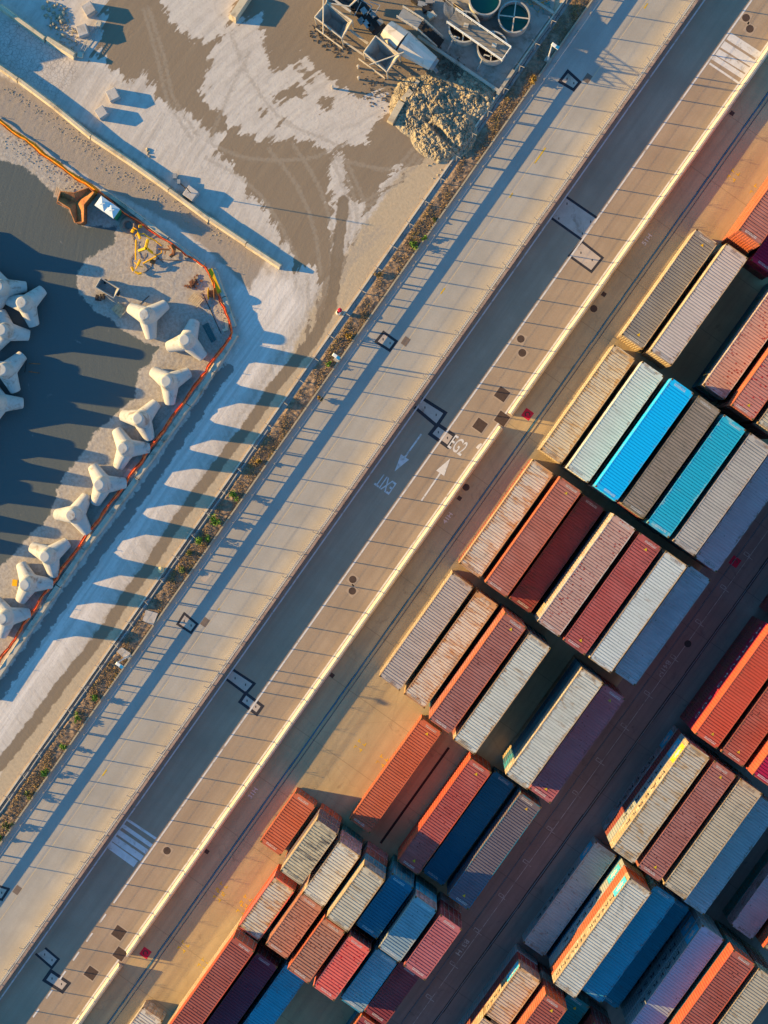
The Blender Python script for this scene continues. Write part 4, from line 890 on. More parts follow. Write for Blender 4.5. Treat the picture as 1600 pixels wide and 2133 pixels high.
# ================================================================== CONSTRUCTION YARD OBJECTS
# ---- tetrapods: four tapered concrete legs
TETM = surf('tetrapod_concrete', (0.48, 0.47, 0.455), 0.13, 1.3, stain=(0.27, 0.22, 0.19), stain_amt=0.22, bmp=0.2, bscale=5, world=False)
def tetra_mesh():
    A = 2.25; d = [Vector((0, 0, 1))]+[Vector((math.cos(a)*math.cos(R(-19.5)), math.sin(a)*math.cos(R(-19.5)), math.sin(R(-19.5)))) for a in (0, R(120), R(240))]
    b = bmesh.new()
    for v in d:
        u = v.orthogonal().normalized(); w_ = v.cross(u)
        rings = []
        for k, (t_, r) in enumerate(((-0.1, .90), (0.55, .86), (1.3, .71), (A-.10, .555), (A-.03, .535), (A, .48))):
            rings.append([b.verts.new(v*t_+u*r*math.cos(2*math.pi*i/20)+w_*r*math.sin(2*math.pi*i/20)) for i in range(20)])
        for k in range(len(rings)-1):
            for i in range(20): b.faces.new((rings[k][i], rings[k][(i+1) % 20], rings[k+1][(i+1) % 20], rings[k+1][i]))
        b.faces.new(rings[-1]); b.faces.new(rings[0][::-1])
    me = bpy.data.meshes.new('tetrapod'); b.to_mesh(me); b.free(); fixn(me)
    o = bpy.data.objects.new('tmp', me); C.objects.link(o)
    md = o.modifiers.new('r', 'REMESH'); md.mode = 'VOXEL'; md.voxel_size = 0.055
    sm = o.modifiers.new('s', 'SMOOTH'); sm.iterations = 2; sm.factor = 0.5
    dg = bpy.context.evaluated_depsgraph_get(); dg.update(); m2 = bpy.data.meshes.new_from_object(o.evaluated_get(dg))
    bpy.data.objects.remove(o); m2.name = 'tetrapod'
    m2.polygons.foreach_set('use_smooth', [True]*len(m2.polygons)); m2.materials.append(TETM); return m2
TME = tetra_mesh(); TZ = 2.25*math.sin(R(19.5))+0.43
TOPZ = TZ+2.25
tets = [((300, 655), (110, -80), 'tetrapod nearest the trailer and pallets at the head of the row'), ((384, 708), (35, -110), 'tetrapod in the corner of the netting beside the blue reel'),
 ((346, 794), (125, -65), 'tetrapod third from the netting corner, leg towards the netting'), ((287, 872), (85, -100), 'tetrapod fourth from the netting corner, overlapping its lower neighbour'),
 ((255.6, 934), (150, -5), 'tetrapod fifth from the netting corner, close against the fourth'), ((206, 1010), (150, -5), 'tetrapod sixth from the netting corner, on pale sand'),
 ((147.5, 1073.5), (60, -100), 'tetrapod seventh from the netting corner, leg touching the barrier'), ((93, 1160), (115, -90), 'tetrapod eighth from the netting corner, upright leg catching sun'),
 ((50.6, 1218.6), (150, 5), 'tetrapod ninth from the netting corner with a yellow scrap beside it'), ((3.4, 1289.5), (155, -20), 'tetrapod at the lower end of the row, cut by the left edge'),
 ((44, 630), (95, -100), 'tetrapod on dark asphalt standing clear of the shaded group'), ((1.7, 687), (160, 25), 'tetrapod in shade with rust blots pointing at the asphalt'),
 ((2.7, 770), (90, -105), 'tetrapod in shade with a brown rust run beside a small sawhorse'), ((-12, 838), (90, 0), 'tetrapod in shade of which only one leg enters at the left edge'),
 ((-5, 596), (130, -10), 'tetrapod with red marks on its leg at the left edge')]
def put_tet(p, dv, label, z=0.0):
    a = W(p[0], p[1], TOPZ+z); q = W(900+dv[0], 1000+dv[1])-W(900, 1000)
    o = bpy.data.objects.new('tetrapod', TME); C.objects.link(o); o.location = (a.x, a.y, TZ+z-0.02); o.rotation_euler = (0, 0, math.atan2(q.y, q.x)+random.uniform(-.03, .03))
    return tag(o, label, 'tetrapod', 'concrete tetrapods set down in the yard')
for p, dv, lb in tets: put_tet(p, dv, lb)
# the rest of the group stands just outside the picture and throws the long shadow fingers
for i, (px_, py_) in enumerate([(-82, 512), (-70, 910), (-98, 959), (-145, 1007), (-172, 1067), (-212, 1108), (-125, 560), (-130, 640), (-135, 720), (-140, 800), (-145, 880), (-215, 520), (-220, 610), (-225, 700), (-225, 790), (-230, 880), (-235, 970)]):
    put_tet((px_, py_), (random.choice((120, -90, 60)), random.choice((-80, 100))), 'tetrapod of the shaded group that stands past the left picture edge')
for i, (px_, py_) in enumerate([(-250, 570), (-260, 750)]):
    put_tet((px_, py_), (100, 60), 'tetrapod lying on top of the shaded group past the left picture edge', 2.5)

# ---- walls of separate concrete blocks
def block_run(name, pts, w_, h, seglen, label, cat, group, mat, top=0.55, jit=0.06):
    P_ = wl(pts); L = [0]
    for i in range(1, len(P_)): L.append(L[-1]+(P_[i]-P_[i-1]).length)
    s = 0.0
    def at(s):
        for i in range(1, len(P_)):
            if s <= L[i] or i == len(P_)-1: return P_[i-1].lerp(P_[i], (s-L[i-1])/max(1e-6, L[i]-L[i-1]))
    k = 0
    while s < L[-1]-0.5:
        e = min(s+seglen*random.uniform(.92, 1.06), L[-1]); a, b_ = at(s), at(e); d = b_-a; l = d.length-0.05
        m = MB(); y = l/2; prof = [(-w_/2, 0), (-w_/2, h*.2), (-w_/2*top, h*.55), (-w_/2*top*.85, h), (w_/2*top*.85, h), (w_/2*top, h*.55), (w_/2, h*.2), (w_/2, 0)]
        for yy in (-y, y):
            for x_, z in prof: m.v.append((x_, yy, z))
        n = len(prof)
        for i in range(n-1): m.f.append((i, n+i, n+i+1, i+1))
        m.f += [tuple(range(n-1, -1, -1)), tuple(range(n, 2*n))]
        o = obj(name, m, mat); c = (a+b_)/2; o.location = (c.x+random.uniform(-jit, jit), c.y+random.uniform(-jit, jit), 0); o.rotation_euler = (0, 0, math.atan2(d.y, d.x)-math.pi/2+random.uniform(-.01, .01))
        tag(o, label, cat, group); s = e; k += 1
WALLM = surf('yard_wall_concrete', (0.58, 0.49, 0.36), 0.15, 1.0, stain=(0.38, 0.30, 0.21), stain_amt=0.3, bmp=0.25)
block_run('barrier_block', [(-40, 112), (40, 166), (130, 235), (200, 292), (260, 330), (380, 415), (460, 474), (585, 556)], 0.62, 0.85, 4.6, 'cream concrete barrier block in the long line across the sandy yard', 'barrier', 'cream barrier line across the yard', WALLM)
block_run('barrier_block', [(2, 14), (98, 84)], 0.62, 0.95, 6.0, 'shaded barrier block in the short line at the upper left corner', 'barrier', 'short barrier line at the upper left', WALLM)
block_run('barrier_block', [(101, 84), (158, 120)], 0.75, 0.95, 4.0, 'sunlit cream barrier block ending the short line at upper left', 'barrier', 'short barrier line at the upper left', WALLM)
GREYB = surf('grey_barrier_concrete', (0.50, 0.45, 0.37), 0.15, 1.2, stain=(0.22, 0.19, 0.15), stain_amt=0.3, bmp=0.2)
block_run('barrier_block', [(215, 398), (290, 452), (350, 497), (430, 556)], 0.5, 0.62, 4.2, 'grey block under the orange netting behind the toilets and yellow frames', 'barrier', 'grey blocks under the upper netting', GREYB, 0.8)
block_run('barrier_block', [(447, 560), (462, 603), (476, 640), (490, 690)], 0.55, 0.62, 3.1, 'grey block at the netting corner beside reels and pallets', 'barrier', 'grey blocks at the netting corner', GREYB, 0.8)
block_run('barrier_block', [(492, 696), (452, 762), (395, 842), (340, 920), (262, 1030), (180, 1140), (105, 1245), (20, 1375), (-30, 1450)], 0.66, 0.66, 4.3, 'grey block in the long straight line beside the tetrapod row', 'barrier', 'grey blocks along the tetrapod row', GREYB, 0.82, 0.03)
# ---- orange safety netting slumped along the blocks
ORN = surf('orange_netting', (0.95, 0.25, 0.02), 0.15, 5.0, stain=(0.90, 0.40, 0.03), stain_amt=0.4); ORR = surf('red_netting', (0.95, 0.11, 0.035), 0.2, 5.0, stain=(0.95, 0.28, 0.09), stain_amt=0.4)
def netting(pts, label, mat, z0, wid):
    P_ = wl(pts); m = MB(); out = []
    for i in range(len(P_)-1):
        n = max(2, int((P_[i+1]-P_[i]).length/0.5))
        for k in range(n): out.append(P_[i].lerp(P_[i+1], k/n))
    out.append(P_[-1])
    for i, p in enumerate(out):
        d = (out[min(i+1, len(out)-1)]-out[max(i-1, 0)]).normalized(); n = Vector((-d.y, d.x, 0)); j = math.sin(i*0.9)*.05+random.uniform(-.05, .05); w2 = wid*random.uniform(.75, 1.25)
        for u, z in ((-1, .1), (-.5, .0), (0, random.uniform(.05, .2)), (.5, 0), (1, -.06)): m.v.append(p+n*(u*w2/2+j)+Vector((0, 0, z0+z)))
    for i in range(len(out)-1):
        for k in range(4): a = i*5+k; m.f.append((a, a+1, a+6, a+5))
    t_ = thing('safety_netting', label, 'netting', P_[0]*0)
    obj('net', m, mat, t_)
    for i in range(0, len(out), 7): obj('stake', MB().tube([(out[i].x, out[i].y, 0), (out[i].x, out[i].y, z0+.35)], 0.025, 5), DARK, t_)
netting([(-20, 240), (0, 254), (45, 285), (105, 330), (160, 370), (207, 400)], 'bright orange netting line on the ground from the left edge to the toilets', ORN, 0.28, 0.42)
netting([(207, 400), (255, 440), (310, 478), (350, 503), (400, 538), (432, 560)], 'reddish netting over grey blocks behind toilets and yellow frames', ORR, 0.66, 0.20)
netting([(430, 558), (447, 590), (462, 630), (478, 665), (486, 695), (480, 708)], 'orange netting bending round the corner by the pallets', ORR, 0.68, 0.26)
netting([(482, 702), (436, 766), (386, 836), (324, 922), (256, 1017), (164, 1142), (89, 1247), (4, 1374), (-36, 1436)], 'long red-orange netting along the straight blocks by the tetrapod row', ORR, 0.72, 0.32)
# ---- loose concrete cubes
CUBE = surf('cube_concrete', (0.47, 0.43, 0.41), 0.12, 1.4, stain=(0.33, 0.29, 0.26), stain_amt=0.3, bmp=0.3, world=False)
for (px_, py_), yaw, label, d, h in (((184, 17), 12, 'concrete cube at the top left, topmost of the four', 1.15, .95), ((171, 62), -2, 'concrete cube below the topmost one, next to the lattice ladder', 1.08, .95), ((234, 196), 6, 'concrete cube alone with a blue shadow left of the pale patch', 1.12, .9), ((210, 233), 14, 'concrete cube nearest the cream barrier line', 1.05, .9), ((397, 402), 34, 'concrete cube leaning against the cream barrier line', 1.2, .9)):
    q = W(px_, py_, h); me = MB().box((0, 0, h/2), (d, d*.95, h), 0, 0.97).mesh('concrete_cube'); o = obj('concrete_cube', me, CUBE, None, (q.x, q.y, 0)); o.rotation_euler = (0, 0, R(yaw-35))
    bv = o.modifiers.new('bevel', 'BEVEL'); bv.width = 0.04; bv.segments = 2
    tag(o, label, 'concrete block', 'concrete cubes in the yard')
q = W(399, 404); tag(obj('survey_rod', MB().tube([(q.x, q.y, .9), (q.x+.15, q.y+.05, 4.6)], .045, 6), DARK), 'thin dark rod standing on the cube at the cream barrier line', 'rod')
# ---- lattice ladder section
t_ = thing('lattice_ladder', 'light metal lattice section leaning beside the concrete cubes', 'lattice', (0, 0, 0)); m = MB()
a, b_ = W(169, 116), W(208, 52); n = Vector(((b_-a).y, -(b_-a).x, 0)).normalized()*0.2
for s in (-1, 1):
    for z in (.1, .45): m.tube([a+n*s+Vector((0, 0, z)), b_+n*s+Vector((0, 0, z+.1))], 0.025, 5)
for i in range(15):
    p = a.lerp(b_, i/14); q = a.lerp(b_, min(1, (i+.7)/14)); m.tube([p+n+Vector((0, 0, .45)), q-n+Vector((0, 0, .45))], 0.014, 4); m.tube([p+n+Vector((0, 0, .1)), p+n+Vector((0, 0, .5))], 0.014, 4)
obj('truss', m, STEEL, t_); m = MB(); m.box((a.x, a.y, .3), (.5, .5, .5), R(20)); m.box((b_.x, b_.y, .3), (.4, .6, .5), R(20)); obj('end_plate', m, GREYB, t_)
# ---- rusty three-armed mould
t_ = thing('tetrapod_mould', 'rusty steel three-armed casting mould lying open beside the toilets', 'mould', (0, 0, 0))
def zz(x, y): return (100+x*.10625, 370+y*.10625)
ol = [(250, 270), (510, 300), (800, 190), (905, 290), (705, 530), (700, 860), (640, 900), (530, 880), (425, 600), (190, 450)]
rim = [W(*zz(*p), 1.7) for p in ol]; bot = [Vector((p.x, p.y, 0.05)) for p in rim]; cen = W(*zz(550, 490), 1.1)
ax = [W(*zz(230, 360), 0.75), W(*zz(855, 235), 0.75), W(*zz(600, 870), 0.75)]; cen.z = 1.05
for a_ in ax: a_.z = 1.2
m = MB(); k = len(rim); m.v = [tuple(p) for p in rim]+[tuple(p) for p in bot]; m.f = [(i, (i+1) % k, k+(i+1) % k, k+i) for i in range(k)]
obj('outer_shell', m, RUST, t_)
m = MB(); vs = rim+[cen]+ax; c_, a0, a1, a2 = k, k+1, k+2, k+3
m.add(vs, [(0, 1, c_, a0), (9, 0, a0), (8, 9, a0, c_), (1, 2, a1, c_), (2, 3, a1), (3, 4, c_, a1), (4, 5, a2, c_), (5, 6, 7, a2), (7, 8, c_, a2)])
RUSTO = surf('orange_rust', (0.46, 0.19, 0.07), 0.3, 1.6, stain=(0.24, 0.09, 0.045), stain_amt=0.35); obj('inner_trough', m, RUSTO, t_)
m = MB()
for i in range(k): m.tube([rim[i], rim[(i+1) % k]], 0.05, 6)
m.tube([W(*zz(180, 500), .7), W(*zz(420, 610), .7)], 0.05, 5); m.tube([W(*zz(190, 450), 1.7), W(*zz(180, 500), .7)], .04, 5); obj('flange', m, RUSTO, t_)
m = MB()
for i in range(3): q = W(*zz(160+28*i, 260+30*i), .5); m.box((q.x, q.y, .5), (.12, .85, .1), R(20))
t2 = tag(obj('timber_pile', m, surf('sawn_timber', (0.50, 0.36, 0.24), 0.2, 3.0)), 'few short timbers beside the left arm of the rusty mould', 'timber')
# ---- portable toilets
TG = surf('toilet_green', (0.01, 0.20, 0.10), 0.1, 2.0, rough=0.5); TR = surf('toilet_roof', (0.66, 0.72, 0.76), 0.06, 2.0, rough=0.45); TD = surf('toilet_door', (0.30, 0.02, 0.03), 0.1, 2.0)
for (p, lb) in (((213.5, 424.5), 'green portable toilet with pyramid roof, next to the rusty mould'), ((233, 438), 'green portable toilet with pyramid roof, farther from the mould')):
    q = W(p[0], p[1], 2.3); d = W(1080+0, 640)-W(900, 510); yaw = math.atan2(d.y, d.x)
    t_ = thing('portable_toilet', lb, 'toilet', (q.x, q.y, 0), yaw, 'portable toilets')
    obj('cabin', MB().box((0, 0, 1.08), (1.05, 1.05, 2.1)), TG, t_); obj('door', MB().box((0, -.54, 1.05), (.75, .04, 1.85)), TD, t_)
    m = MB(); m.add([(-.57, -.57, 2.12), (.57, -.57, 2.12), (.57, .57, 2.12), (-.57, .57, 2.12), (-.57, -.57, 2.2), (.57, -.57, 2.2), (.57, .57, 2.2), (-.57, .57, 2.2), (0, 0, 2.42)], [(0, 1, 5, 4), (1, 2, 6, 5), (2, 3, 7, 6), (3, 0, 4, 7), (4, 5, 8), (5, 6, 8), (6, 7, 8), (7, 4, 8)])
    m.box((0, 0, 2.40), (.5, .10, .08), .78); m.box((0, 0, 2.405), (.5, .10, .08), -.78); obj('roof', m, TR, t_)
# ---- yellow lifting frames
YEL = surf('machine_yellow', (0.78, 0.42, 0.01), 0.12, 3.0, rough=0.5, stain=(0.45, 0.20, 0.03), stain_amt=0.25)
def y4(x, y, z): return W(240+x*.0875, 450+y*.0875, z)
def frame(label, cat, segs, name='lifting_spreader', parts=('beam', 'tie'), mat=None):
    t_ = thing(name, label, cat, (0, 0, 0))
    for pn, sg in zip(parts, segs):
        for (pts, r) in sg: obj(pn, MB().tube([y4(*p) for p in pts], r, 6 if r > .06 else 5), mat or YEL, t_)
    return t_
Z = 0.9
frame('yellow three-armed lifting frame in the middle of the tangled cables', 'lifting frame', ([([(780, 560, 1.6), (730, 760, 1.9)], .16), ([(730, 770, 1.9), (560, 830, 1.5)], .15), ([(760, 770, 1.9), (890, 880, 1.3)], .14)],
 [([(500, 560, .6), (490, 800, .6), (490, 1050, .6)], .08), ([(660, 1130, .5), (980, 960, .6)], .08), ([(600, 430, .7), (680, 420, .7), (770, 490, .7), (960, 590, .6), (1110, 710, .5)], .07), ([(910, 900, 1.2), (1000, 930, .6), (1100, 880, .5), (1100, 780, .5), (1020, 780, .5)], .06)]))
frame('yellow double claw next to the tyre by the netting', 'claw', ([([(545, 410, .8), (600, 540, .9)], .13), ([(440, 320, .8), (400, 390, .7)], .16), ([(560, 250, .9), (640, 245, .8)], .16)], [([(430, 270, .6), (520, 330, .7), (545, 410, .8)], .06), ([(520, 410, .5), (480, 490, .4)], .05)]), 'lifting_claw')
frame('yellow claw lying at the lower end of the tangled cables', 'claw', ([([(600, 1040, .9), (545, 1160, .8)], .13), ([(390, 1210, .5), (440, 1310, .4)], .13), ([(470, 1330, .4), (560, 1370, .4), (630, 1360, .4)], .12)], [([(545, 1160, .8), (490, 1260, .5)], .06), ([(460, 1100, .3), (540, 1180, .4), (660, 1215, .2)], .05)]), 'lifting_claw')
frame('brown steel tripod stand with curved plate against the netting', 'steel stand', ([([(1330, 690, .7), (1400, 780, .8), (1390, 900, .7), (1320, 960, .5)], .2)], [([(1030, 790, .9), (1300, 800, .8)], .1), ([(1250, 700, .5), (1310, 780, .6)], .06), ([(1200, 830, .3), (1180, 910, .2)], .05)]), 'steel_stand', mat=RUST)
CAB = surf('steel_cable', (0.10, 0.075, 0.07), 0.2, 4.0)
m = MB()
for pts in ([(400, 410), (430, 530), (480, 640)], [(470, 890), (400, 980), (370, 1080), (385, 1200)], [(560, 600), (530, 680), (540, 800), (600, 930), (620, 1010)], [(680, 1150), (800, 1280)], [(880, 1110), (850, 1220), (790, 1290), (660, 1350)], [(930, 1080), (1000, 1020), (1250, 1050), (1590, 1060)], [(740, 880), (700, 1000), (640, 1060)], [(410, 680), (500, 700)], [(960, 930), (1150, 1110)]):
    m.tube([y4(x, y, .06) for x, y in pts], 0.025, 4)
tag(obj('cable_tangle', m, CAB), 'tangle of dark steel cables around the yellow frames', 'cables')
q = y4(900, 1105, 0); m = MB(); m.tube([(q.x-.25, q.y, .25), (q.x+.2, q.y+.1, .25)], .22, 10); tag(obj('pulley_block', m, RUST), 'small rusty pulley block on sand right of the lower claw', 'pulley')
q = W(267.5, 468.5, .3); me = MB(); prof = []
for i in range(13): a = i*2*math.pi/12; prof.append((.62+.26*math.cos(a), .3+.26*math.sin(a)))
me.lathe(prof, (0, 0, 0), 22); tag(obj('tyre', me, surf('dusty_rubber', (0.26, 0.19, 0.15), 0.2, 3.0), None, (q.x, q.y, 0)), 'dusty tyre lying flat between the toilets and yellow claw', 'tyre')
# ---- skip trailer, pallets, reels and scrap
def z5(x, y, h=0.0): return W(180+x*.2, 560+y*.2, h)
t_ = thing('tipping_trailer', 'grey open tipping trailer with tow bar in the shade edge', 'trailer', (0, 0, 0))
TRM = surf('trailer_grey', (0.30, 0.29, 0.28), 0.2, 2.0, stain=(0.5, 0.46, 0.42), stain_amt=0.3)
r0 = [z5(*p, 1.25) for p in ((150, 95), (345, 205), (285, 305), (95, 190))]; r1 = [z5(*p, .45) for p in ((170, 120), (310, 205), (275, 270), (125, 185))]
for p in r1: p.z = .5
m = MB(); m.v = [tuple(p) for p in r0+r1]; m.f = [(0, 1, 5, 4), (1, 2, 6, 5), (2, 3, 7, 6), (3, 0, 4, 7), (4, 5, 6, 7)]
o = obj('body', m, TRM, t_); so = o.modifiers.new('solid', 'SOLIDIFY'); so.thickness = 0.05
m = MB()
for i in range(4): m.tube([r0[i], r0[(i+1) % 4]], .05, 5)
obj('rim', m, STEEL, t_)
for p in ((110, 300), (180, 290), (330, 250), (200, 140)):
    q = z5(*p, .3); obj('wheel', MB().tube([(q.x-.1, q.y-.05, .3), (q.x+.1, q.y+.05, .3)], .3, 14), DARK, t_)
obj('tow_bar', MB().tube([z5(190, 270, .5), z5(300, 350, .4), z5(330, 390, .3)], .06, 5), TRM, t_)
q1 = z5(150, 260, .5); obj('jack', MB().tube([q1, z5(150, 330, .4), z5(100, 320, .35)], .10, 6), DARK, t_)
WOOD = surf('pallet_wood', (0.56, 0.42, 0.26), 0.2, 2.0, stain=(0.36, 0.25, 0.15), stain_amt=0.3, world=False)
def pallet(p, yaw, label):
    q = z5(*p); t_ = thing('pallet', label, 'pallet', (q.x, q.y, 0), yaw, 'wooden pallets in the yard')
    for i in range(7): obj('board', MB().box((-.54+.18*i, 0, .36), (.12, 1.0, .03)), WOOD, t_)
    for y in (-.44, 0, .44): obj('bearer', MB().box((0, y, .26), (1.2, .1, .16)), WOOD, t_)
    return t_
pallet((1145, 325), R(-6), 'light wooden pallet near the reels at the netting corner'); pallet((350, 430), R(-8), 'worn pallet lying against the first tetrapod')
GREYP = surf('grey_wood', (0.30, 0.27, 0.25), 0.2, 2.0)
q = z5(1310, 265); d = z5(1400, 265)-z5(1310, 265)
t_ = thing('cable_reel', 'yellow cable reel standing on edge against the netting', 'reel', (q.x, q.y, 0), math.atan2(d.y, d.x))
for x in (-.28, .28): obj('flange', MB().tube([(x-.03, 0, .6), (x+.03, 0, .6)], .6, 22), YEL if x < 0 else RUSTO, t_)
obj('drum', MB().tube([(-.25, 0, .6), (.25, 0, .6)], .35, 16), RUST, t_)
pl = MB(); a, b_ = z5(1290, 10), z5(1390, 260); n = Vector(((b_-a).y, -(b_-a).x, 0)).normalized()*.28
pl.prism([(p.x, p.y) for p in (a+n, b_+n, b_-n, a-n)], .55, .72); tag(obj('yellow_beam', pl, YEL), 'flat yellow steel beam on the blocks behind the cable reel', 'beam')
q = z5(1285, 665); d = z5(1340, 790)-z5(1240, 590); t_ = thing('pipe_rack', 'bundle of blue-green steel props on the sand by the netting corner', 'props', (q.x, q.y, 0), math.atan2(d.y, d.x))
PROP = surf('prop_blue', (0.07, 0.17, 0.19), 0.2, 3.0)
for i in range(6): obj('prop', MB().tube([(-.95, -.28+.11*i, .1+.05*(i % 2)), (.95, -.25+.10*i, .1+.05*(i % 3))], .045, 6), PROP, t_)
m = MB()
for i in range(46):
    a = random.uniform(0, 6.28); r_ = abs(random.gauss(0, .35)); q = z5(1100, 150); x, y = q.x+r_*math.cos(a), q.y+r_*math.sin(a)*1.1
    m.box((x, y, .1+.25*random.random()*(1-r_)), (.22*random.uniform(.5, 1.2), .16, .12), random.uniform(0, 3))
tag(obj('chain_heap', m, surf('chain_rust', (0.22, 0.09, 0.045), 0.4, 4.0)), 'heap of rusty chain links on the sand above the pallet', 'chain')
tag(obj('concrete_sample', MB().prism([(p.x, p.y) for p in (z5(1440, 540), z5(1480, 560), z5(1480, 640), z5(1425, 655), z5(1418, 630), z5(1450, 620))], 0, .25), surf('pale_plate', (0.52, 0.53, 0.40), .1, 2.0)), 'pale angled plate on the sand at the netting corner', 'plate')
tag(obj('steel_bar', MB().tube([z5(1215, 260, .05), z5(1405, 675, .05)], .035, 5), DARK), 'long thin bar on the sand past the pallet', 'bar')
tag(obj('steel_bar', MB().tube([z5(555, 370, .05), z5(655, 280, .05)], .03, 5), DARK), 'short thin bar beside the first tetrapod', 'bar')
tag(obj('scrap_plate', MB().box((*W(31, 1214)[:2], .03), (.5, .65, .05), .5), YEL), 'yellow scrap plate beside the ninth tetrapod', 'plate')
t_ = thing('sawhorse', 'small dark sawhorse with two brown rails on the shaded asphalt', 'sawhorse', (0, 0, 0))
for a, b_ in (((55, 752), (52, 775)), ((60, 757), (84, 758)), ((60, 774), (83, 777))): obj('rail', MB().tube([W(*a, .5), W(*b_, .5)], .05, 5), RUST if a[0] > 56 else DARK, t_)
for p in ((55, 752), (52, 775)): obj('leg', MB().tube([W(*p, .5), W(p[0], p[1], .0)], .04, 5), DARK, t_)
# ---- buoy by the fence
q = W(708, 646, .9); t_ = thing('fence_buoy', 'red and white round-headed post standing at the boundary wall', 'marker', (q.x, q.y, 0))
obj('head', MB().lathe([(0, .72), (.17, .78), (.22, .92), (.17, 1.05), (0, 1.1)], (0, 0, 0), 18), REDP, t_); obj('base', MB().lathe([(.26, 0), (.22, .4), (.14, .75)], (-.05, -.25, 0), 14), WHITE, t_)
q = W(335, 1187, .5); tag(obj('yellow_float', MB().lathe([(0, .0), (.25, .1), (.32, .35), (.22, .58), (0, .65)], (q.x, q.y, 0), 14), surf('float_cream', (.62, .52, .30), .1, 3.0)), 'cream float lying beside the boundary wall, halfway down', 'float')
# ---- street lamps
def lamp(base, head, label):
    b_ = W(*base); h = W(*head, 6.6); t_ = thing('street_lamp', label, 'street lamp', (b_.x, b_.y, 0), 0, 'street lamps on the verge')
    obj('foot', MB().box((0, 0, .12), (.55, .55, .24)), CONC, t_)
    dx, dy = h.x-b_.x, h.y-b_.y
    obj('pole', MB().tube([(0, 0, .2), (dx*.2, dy*.2, 6.4)], .085, 8, .055), WHITE, t_)
    hd = obj('lamp_head', MB().box((dx*.2+.34, dy*.2, 6.5), (.80, .32, .14), 0, .85), WHITE, t_); obj('lens', MB().box((dx*.2+.58, dy*.2, 6.575), (.34, .30, .03)), surf('lamp_blue_lens', (.02, .22, .45), .1, 3.0, rough=.3), hd)
lamp((1141, 125), (1153, 85), 'white street lamp by the tanks at the top of the verge'); lamp((702, 748), (696, 728), 'white street lamp halfway along the verge'); lamp((268, 1366), (241, 1377), 'white street lamp in the lower verge beside cable covers')
# concrete cover slabs in the verge
for pts, lb in (([(305, 1270), (330, 1277), (320, 1302), (298, 1292)], 'cracked pale slab lying in the verge'), ([(255, 1348), (273, 1360), (262, 1373), (244, 1356)], 'grey slab beside the lower street lamp')):
    tag(obj('cover_slab', MB().prism([(W(*p).x, W(*p).y) for p in pts], .05, .28), CUBE), lb, 'slab')
# ---- green shrubs in the verge
LEAF = {}
def leafmat(nm, c):
    m_, t, p = nodes(nm); at = N(t, 'Attribute'); at.attribute_name = 'tint'
    t.links.new(ramp(t, at.outputs['Fac'], [(0, tuple(x*.5 for x in c)), (1, tuple(x*1.5 for x in c))]), p.inputs['Base Color']); p.inputs['Roughness'].default_value = .7; return m_
LG = [leafmat('leaf_green', (.085, .19, .012)), leafmat('leaf_dull', (.10, .12, .025)), leafmat('leaf_ochre', (.28, .17, .03))]
def shrub(p, r, mi, label):
    q = W(*p); rng = np.random.default_rng(int(p[0]*7+p[1])); n = int(260*(r/.5)**1.4)
    V = np.empty((n, 4, 3)); lob = rng.normal(0, r*.38, (5, 3)); lob[:, 2] = np.abs(lob[:, 2])+r*.5
    c = lob[rng.integers(0, 5, n)]+rng.normal(0, r*.24, (n, 3)); c[:, 2] = np.abs(c[:, 2])+.05
    a = rng.normal(0, 1, (n, 3)); a /= np.linalg.norm(a, axis=1)[:, None]; b_ = np.cross(a, rng.normal(0, 1, (n, 3))); b_ /= np.linalg.norm(b_, axis=1)[:, None]
    s = rng.uniform(.05, .11, n)[:, None]*(1+.3*r)
    V[:, 0] = c-a*s; V[:, 1] = c-b_*s*.6; V[:, 2] = c+a*s; V[:, 3] = c+b_*s*.6
    me = bpy.data.meshes.new('foliage'); me.vertices.add(n*4); me.vertices.foreach_set('co', V.ravel().astype(np.float32)); me.loops.add(n*4); me.loops.foreach_set('vertex_index', np.arange(n*4, dtype=np.int32)); me.polygons.add(n); me.polygons.foreach_set('loop_start', np.arange(0, n*4, 4, dtype=np.int32)); me.update()
    at = me.attributes.new('tint', 'FLOAT', 'POINT'); at.data.foreach_set('value', np.repeat(rng.random(n), 4).astype(np.float32))
    t_ = thing('shrub', label, 'shrub', (q.x, q.y, .05), 0, 'shrubs growing in the verge'); obj('foliage', me, LG[mi], t_)
    m = MB()
    for i in range(4): m.tube([(0, 0, 0), (lob[i][0]*.7, lob[i][1]*.7, lob[i][2])], .015, 4)
    obj('stem', m, DARK, t_)
